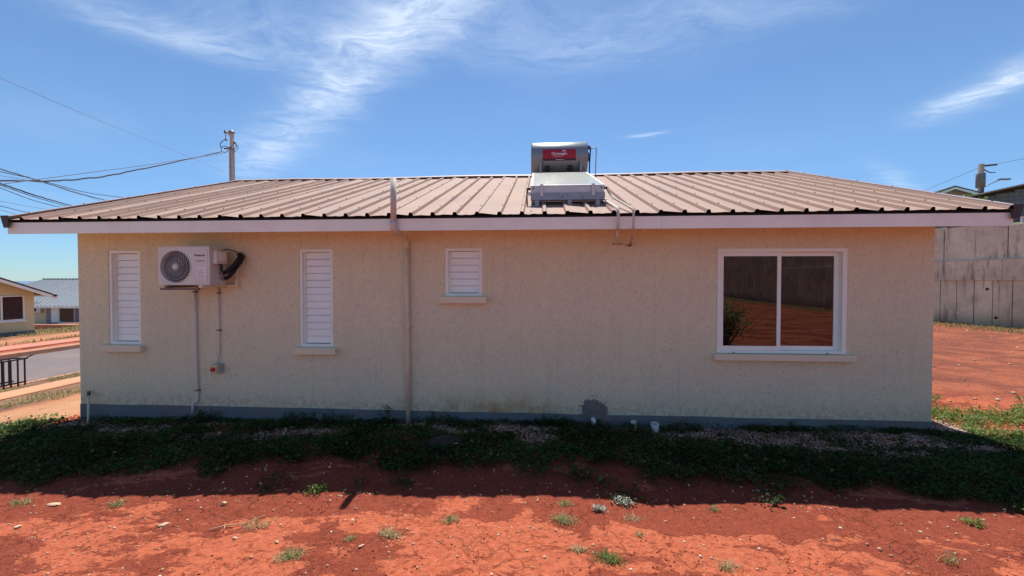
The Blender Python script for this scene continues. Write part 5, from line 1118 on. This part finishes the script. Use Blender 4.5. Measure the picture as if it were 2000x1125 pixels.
# loose breeze block on the wall top
pb = rpt(S0 + 2.45); bb = MB()
for i in range(3): bb.box(0.0 + i * 0.19, 0.05 + i * 0.19, 0, 0.14, 0, 0.2)
bb.box(0, 0.43, 0, 0.14, 0.2, 0.24).box(0, 0.43, 0, 0.14, -0.04, 0)
bo = bb.build('breeze_block', M['ledge']); bo.location = (pb.x + 0.16, pb.y + 0.05, 3.99); bo.rotation_euler = (0, 0, rad(-65)); tag(bo, 'pale hollow block lying on top of the retaining wall', 'block')
# bush on the terrace
def shrub(name, label, cat, x, y, z, r, h, nl, m, ll, group=None, flowers=0):
    root = empty(name, (x, y, z)); tag(root, label, cat, group); mb = MB(); tips = []
    for i in range(14):
        a = random.uniform(0, 6.28); rr = r * random.uniform(0.3, 0.95); tp = (x + rr * math.cos(a), y + rr * math.sin(a), z + h * random.uniform(0.5, 1.0)); mb.tube([(x, y, z - 0.05), ((x + tp[0]) / 2 + random.uniform(-0.1, 0.1) * r, (y + tp[1]) / 2, z + (tp[2] - z) * 0.6), tp], [0.02 * h, 0.013 * h, 0.004 * h], 5); tips.append(tp)
    keep(mb.build('stems', M['trunk']), root); T_ = np.array(tips)[RNG.integers(0, 14, nl)]; base = np.array([x, y, z + 0.1 * h]); t = RNG.uniform(0.35, 1.05, nl)[:, None]
    P = base + (T_ - base) * t + RNG.normal(0, r * 0.16, (nl, 3)); P[:, 2] = np.maximum(P[:, 2], z + 0.02); L = RNG.uniform(0.7, 1.3, nl) * ll
    keep(leaves('crown', P, L, L * 0.55, M[m], (-0.3, 0.9)), root)
    if flowers:
        mb = MB()
        for i in range(flowers):
            p = P[random.randrange(nl)]; mb.lathe([(0, 0.012), (0.02, 0.01), (0.012, 0)], tuple(p), 'z', 7)
        keep(mb.build('flowers', M['flower']), root)
shrub('bush', 'small yellow green bush on top of the retaining wall', 'bush', 22.2, 17.4, 4.3, 0.55, 1.95, 1200, 'leaf2', 0.12)
shrub('bush', 'leafy bush with yellow flowers mirrored in the big window', 'bush', 4.9, -5.9, gh(4.9, -5.9), 0.85, 1.25, 2600, 'leaf2', 0.075, flowers=40)

# ------------------------------------------------------------------ poles and cables
up = empty('utility_pole', (-19.76, 19.93, -0.9)); tag(up, 'slim concrete utility pole rising behind the roof at the left', 'pole')
ux, uy = -19.76, 19.93
pm_ = MB()
for s_ in (-1, 1): pm_.box(ux + s_ * 0.075 - 0.04, ux + s_ * 0.075 + 0.04, uy - 0.11, uy + 0.11, -1.5, 10.35)
pm_.box(ux - 0.035, ux + 0.035, uy - 0.06, uy + 0.06, -1.5, 10.35).box(ux - 0.06, ux + 0.10, uy - 0.09, uy + 0.09, 10.35, 11.25)
keep(pm_.build('shaft', M['pole']), up)
keep(MB().tube([(ux + 0.02, uy, 11.1), (ux - 0.14, uy - 0.05, 11.3), (ux - 0.34, uy - 0.1, 11.38)], [0.10, 0.10, 0.06], 10).build('lamp_arm', M['pole']), up)
keep(MB().lathe([(0, 0.14), (0.13, 0.11), (0.19, 0.02), (0.17, -0.06), (0, -0.08)], (ux - 0.0, uy, 11.36), 'z', 16).build('lamp_head', M['galv']), up)
keep(MB().tube([(ux - 0.36, uy - 0.1, 11.46), (ux - 0.36, uy - 0.1, 11.28)], 0.06, 10).tube([(ux - 0.32, uy - 0.1, 11.28), (ux - 0.31, uy - 0.1, 10.85)], 0.018, 6).build('photocell', M['dark']), up)
keep(MB().tube([(ux - 0.34, uy - 0.1, 10.92), (ux - 0.25, uy - 0.1, 10.82)], 0.05, 8).tube([(ux + 0.25, uy - 0.1, 10.75), (ux + 0.30, uy - 0.1, 10.6)], 0.05, 8).build('connector', M['dark']), up)
keep(MB().lathe([(0, 0.1), (0.08, 0.08), (0.08, -0.08), (0, -0.1)], (ux + 0.17, uy - 0.05, 10.75), 'z', 12).build('insulator', M['ledge']), up)
keep(MB().tube([(ux - 0.40, uy - 0.12, 10.28), (ux + 0.06, uy - 0.12, 10.36)], 0.05, 8).tube([(ux + 0.1, uy - 0.12, 10.25), (ux + 0.22, uy - 0.12, 10.22)], 0.04, 8).build('clamp', M['rust']), up)
lp = MB()
lp.tube(bend((ux - 0.27, uy - 0.12, 10.88), (ux - 0.85, uy - 0.12, 10.7), (ux - 0.62, uy - 0.12, 10.35), 9), 0.022, 6)
lp.tube([(ux - 0.38 + 0.24 * math.cos(t), uy - 0.12, 10.25 + 0.20 * math.sin(t)) for t in np.linspace(0, 6.28, 16)], 0.02, 6)
lp.tube(bend((ux + 0.28, uy - 0.12, 10.65), (ux + 0.6, uy - 0.12, 10.3), (ux + 0.15, uy - 0.12, 10.22), 9), 0.02, 6)
lp.tube(bend((ux + 0.28, uy - 0.12, 10.7), (ux + 0.85, uy - 0.12, 10.2), (ux + 0.15, uy - 0.12, 10.05), 9), 0.016, 6)
keep(lp.build('cable_loops', M['cable']), up)
rp_ = empty('utility_pole', (49.4, 43.5, 7)); tag(rp_, 'dark utility pole with a transformer behind the beige house', 'pole')
keep(MB().tube([(49.4, 43.5, 4), (49.45, 43.55, 14.8)], [0.32, 0.24], 12).build('shaft', M['wpole']), rp_)
keep(MB().tube([(49.5, 43.5, 14.6), (51.1, 43.6, 14.75)], 0.11, 8).build('cross_arm', M['wpole']), rp_)
keep(MB().tube(bend((49.6, 43.5, 14.3), (50.3, 43.55, 13.7), (51.0, 43.6, 13.9), 8), 0.05, 6).build('jumper', M['cable']), rp_)
keep(MB().lathe([(0, 1.0), (0.35, 0.97), (0.38, 0.9), (0.38, -0.6), (0, -0.62)], (48.85, 43.0, 12.7), 'z', 18).build('transformer', M['block']), rp_)
keep(MB().box(49.0, 49.5, 43.2, 43.5, 12.3, 13.3).build('mount', M['dark']), rp_)
sl = empty('street_lamp', (51.9, 44.5, 8)); tag(sl, 'thin curved street lamp arm above the beige house roof', 'street lamp')
keep(MB().tube([(49.9, 44.5, 5.0), (49.9, 44.5, 11.6), *bend((49.9, 44.5, 11.6), (50.6, 44.5, 12.6), (52.6, 44.6, 13.3), 8)[1:]], 0.06, 8).build('post', M['galv']), sl)
keep(MB().box(52.4, 53.6, 44.45, 44.75, 13.25, 13.42, 0.05).build('lamp_head', M['galv']), sl)

def cable(label, pts, r, m='cable', wob=0.0):
    P = [Vector(p) for p in pts]
    # extend past the first point, away from the pole, then resample with a smooth spline
    P = [P[0] + (P[0] - P[1]) * 1.2] + P if label.find('pole') < 0 else P + [P[-1] + (P[-1] - P[-2]) * 3]
    P = P + [P[-1] + (P[-1] - P[-2]) * 0.5]
    out = []
    for i in range(len(P) - 1):
        p0, p1, p2, p3 = P[max(i - 1, 0)], P[i], P[i + 1], P[min(i + 2, len(P) - 1)]
        for t in np.linspace(0, 1, 9)[:-1]:
            q = 0.5 * ((2 * p1) + (p2 - p0) * t + (2 * p0 - 5 * p1 + 4 * p2 - p3) * t * t + (3 * p1 - p0 - 3 * p2 + p3) * t ** 3)
            out.append(q + Vector((0, 0, random.uniform(-wob, wob))))
    out.append(P[-1])
    tag(MB().tube(out, r, 5).build('overhead_cable', M[m]), label, 'cable', 'overhead cables at the left')
cable('thick twisted cable sagging left from the slim concrete pole', [(-20.42, 19.9, 10.11), (-19.7, 14.53, 7.66), (-19.7, 12.08, 6.51), (-19.7, 10.15, 5.85), (-19.7, 8.59, 5.48)], 0.032, wob=0.018)
cable('thin grey cable just above the sagging one from the slim pole', [(-20.19, 19.91, 10.04), (-19.5, 14.33, 7.72), (-19.5, 11.91, 6.72), (-19.5, 9.99, 5.93)], 0.014, 'cablegrey')
cable('upper black cable of the pair crossing the sagging cable', [(-22.7, 10.66, 6.52), (-23.76, 12.1, 6.65), (-24.55, 13.55, 6.71), (-26.33, 16.45, 6.81), (-28.58, 20.32, 7.09)], 0.026, wob=0.015)
cable('lower black cable of the pair, flatter towards the roof', [(-22.7, 10.66, 6.41), (-24.55, 13.55, 6.74), (-26.86, 17.42, 7.05), (-29.22, 22.29, 7.7)], 0.02)
cable('thickest black cable of the bundle dropping to the roof corner', [(-22.7, 10.65, 5.91), (-24.93, 13.52, 6.03), (-29.76, 19.23, 6.53)], 0.034, wob=0.01)
cable('middle cable of the bundle dropping to the roof corner', [(-22.7, 10.65, 5.84), (-24.93, 13.51, 5.94), (-29.93, 19.21, 6.46)], 0.018)
cable('lowest cable of the bundle dropping to the roof corner', [(-22.7, 10.65, 5.72), (-24.93, 13.51, 5.75), (-30.16, 19.2, 6.38)], 0.016)
cable('faint topmost of the three cables near the roof tip', [(-26.71, 13.4, 5.75), (-30.21, 18.19, 6.19), (-34, 23, 6.9)], 0.012, 'cablegrey')
cable('darkest of the three cables near the roof tip', [(-26.71, 13.39, 5.52), (-31.32, 18.11, 5.97), (-35, 23, 6.6)], 0.020)
cable('lowest of the three cables near the roof tip', [(-26.71, 13.39, 5.31), (-30.67, 17.15, 5.71), (-34, 22, 6.3)], 0.013, 'cablegrey')
cable('faint cable crossing below the black pair', [(-22.7, 10.66, 6.24), (-26.02, 15.47, 6.9), (-30.27, 21.21, 7.29)], 0.010, 'cablegrey')
cable('hair thin high wire slanting across the blue sky', [(-18.7, 7.96, 8.86), (-22.14, 13.77, 9.9), (-27.49, 23.48, 11.65), (-33.49, 37.15, 13.33)], 0.010, 'cablegrey')
for lab, pts in (('hair thin wire running left from the transformer pole', [(49.4, 43.5, 14.5), (57.07, 59.1, 15.0), (65.94, 79.76, 17.36)]), ('hair thin wire running right from the transformer pole', [(51.0, 43.6, 14.79), (53.03, 42.8, 15.12), (55.95, 40.99, 15.59)])):
    o = MB().tube(pts, 0.022, 5).build('overhead_wire', M['cablegrey']); tag(o, lab, 'cable', 'wires at the right')

# ------------------------------------------------------------------ black iron frame by the kerb
ir = empty('iron_railing', (-12.0, 3.2, -0.6)); tag(ir, 'black iron railing frame standing by the kerb at the left', 'railing')
def irp(mb, nm): keep(mb.build(nm, M['iron']), ir)
iz = -0.62; ih = 0.62
for x_, dz in ((-11.95, 0), (-12.28, 0.0)):
    irp(MB().box(x_ - 0.02, x_ + 0.02, 1.3, 3.62, iz + ih - 0.03, iz + ih).box(x_ - 0.015, x_ + 0.015, 1.3, 3.62, iz + 0.05, iz + 0.08), 'rail')
    for i in range(19):
        y = 3.60 - i * 0.125 - (0.05 if x_ < -12 else 0); irp(MB().box(x_ - 0.011, x_ + 0.011, y - 0.011, y + 0.011, iz - 0.02, iz + ih - 0.031), 'bar')
for y in (3.62, 1.3): irp(MB().box(-12.30, -11.93, y + 0.001, y + 0.03, iz + ih - 0.03, iz + ih), 'cross_bar')
irp(MB().tube([(-11.95, 3.63, iz + ih), (-11.85, 3.72, iz + ih + 0.07)], 0.014, 6), 'hook')

# ------------------------------------------------------------------ trees far down the slope
def far_tree(label, x, y, h, r, seed):
    z = float(gz(x, y, False)); root = empty('tree', (x, y, z)); tag(root, label, 'tree', 'far trees down the slope'); rr = np.random.default_rng(seed)
    mb = MB().tube([(x, y, z - 0.5), (x + 0.1, y, z + h * 0.35), (x, y + 0.1, z + h * 0.7)], [0.3, 0.22, 0.1], 7)
    for i in range(5):
        a = rr.uniform(0, 6.28); mb.tube([(x, y, z + h * 0.4), (x + r * 0.6 * math.cos(a), y + r * 0.6 * math.sin(a), z + h * rr.uniform(0.6, 0.85))], [0.14, 0.04], 5)
    keep(mb.build('trunk', M['trunk']), root); nc = 26; C_ = rr.normal(0, 1, (nc, 3)) * [r * 0.45, r * 0.45, h * 0.13] + [x, y, z + h * 0.72]
    P = (C_[:, None] + rr.normal(0, 1, (nc, 55, 3)) * [r * 0.16, r * 0.16, h * 0.06]).reshape(-1, 3); P[:, 2] = np.minimum(P[:, 2], z + h)
    keep(leaves('crown', P, rr.uniform(0.35, 0.7, len(P)), rr.uniform(0.25, 0.45, len(P)), M['tree'], (-0.5, 1.0)), root)
for i, (x_, y_, t_, r_, l_) in enumerate([(-158, 110, 1.15, 5, 'leftmost far tree beside the ochre house gable'), (-153, 111, 0.9, 5, 'low far tree left of the grey roof'), (-148.5, 112, 1.75, 4.5, 'far tree just over the left end of the grey ridge'), (-144.5, 111, 2.1, 5.5, 'highest far tree over the grey ridge'), (-140.5, 112, 1.7, 5, 'far tree over the grey ridge beside our wall'), (-166, 108, 1.1, 5, 'far tree hidden mostly by the ochre house')][:5]):
    far_tree(l_, x_, y_, t_ - 0.7 - float(gz(x_, y_, False)), r_, 60 + i)
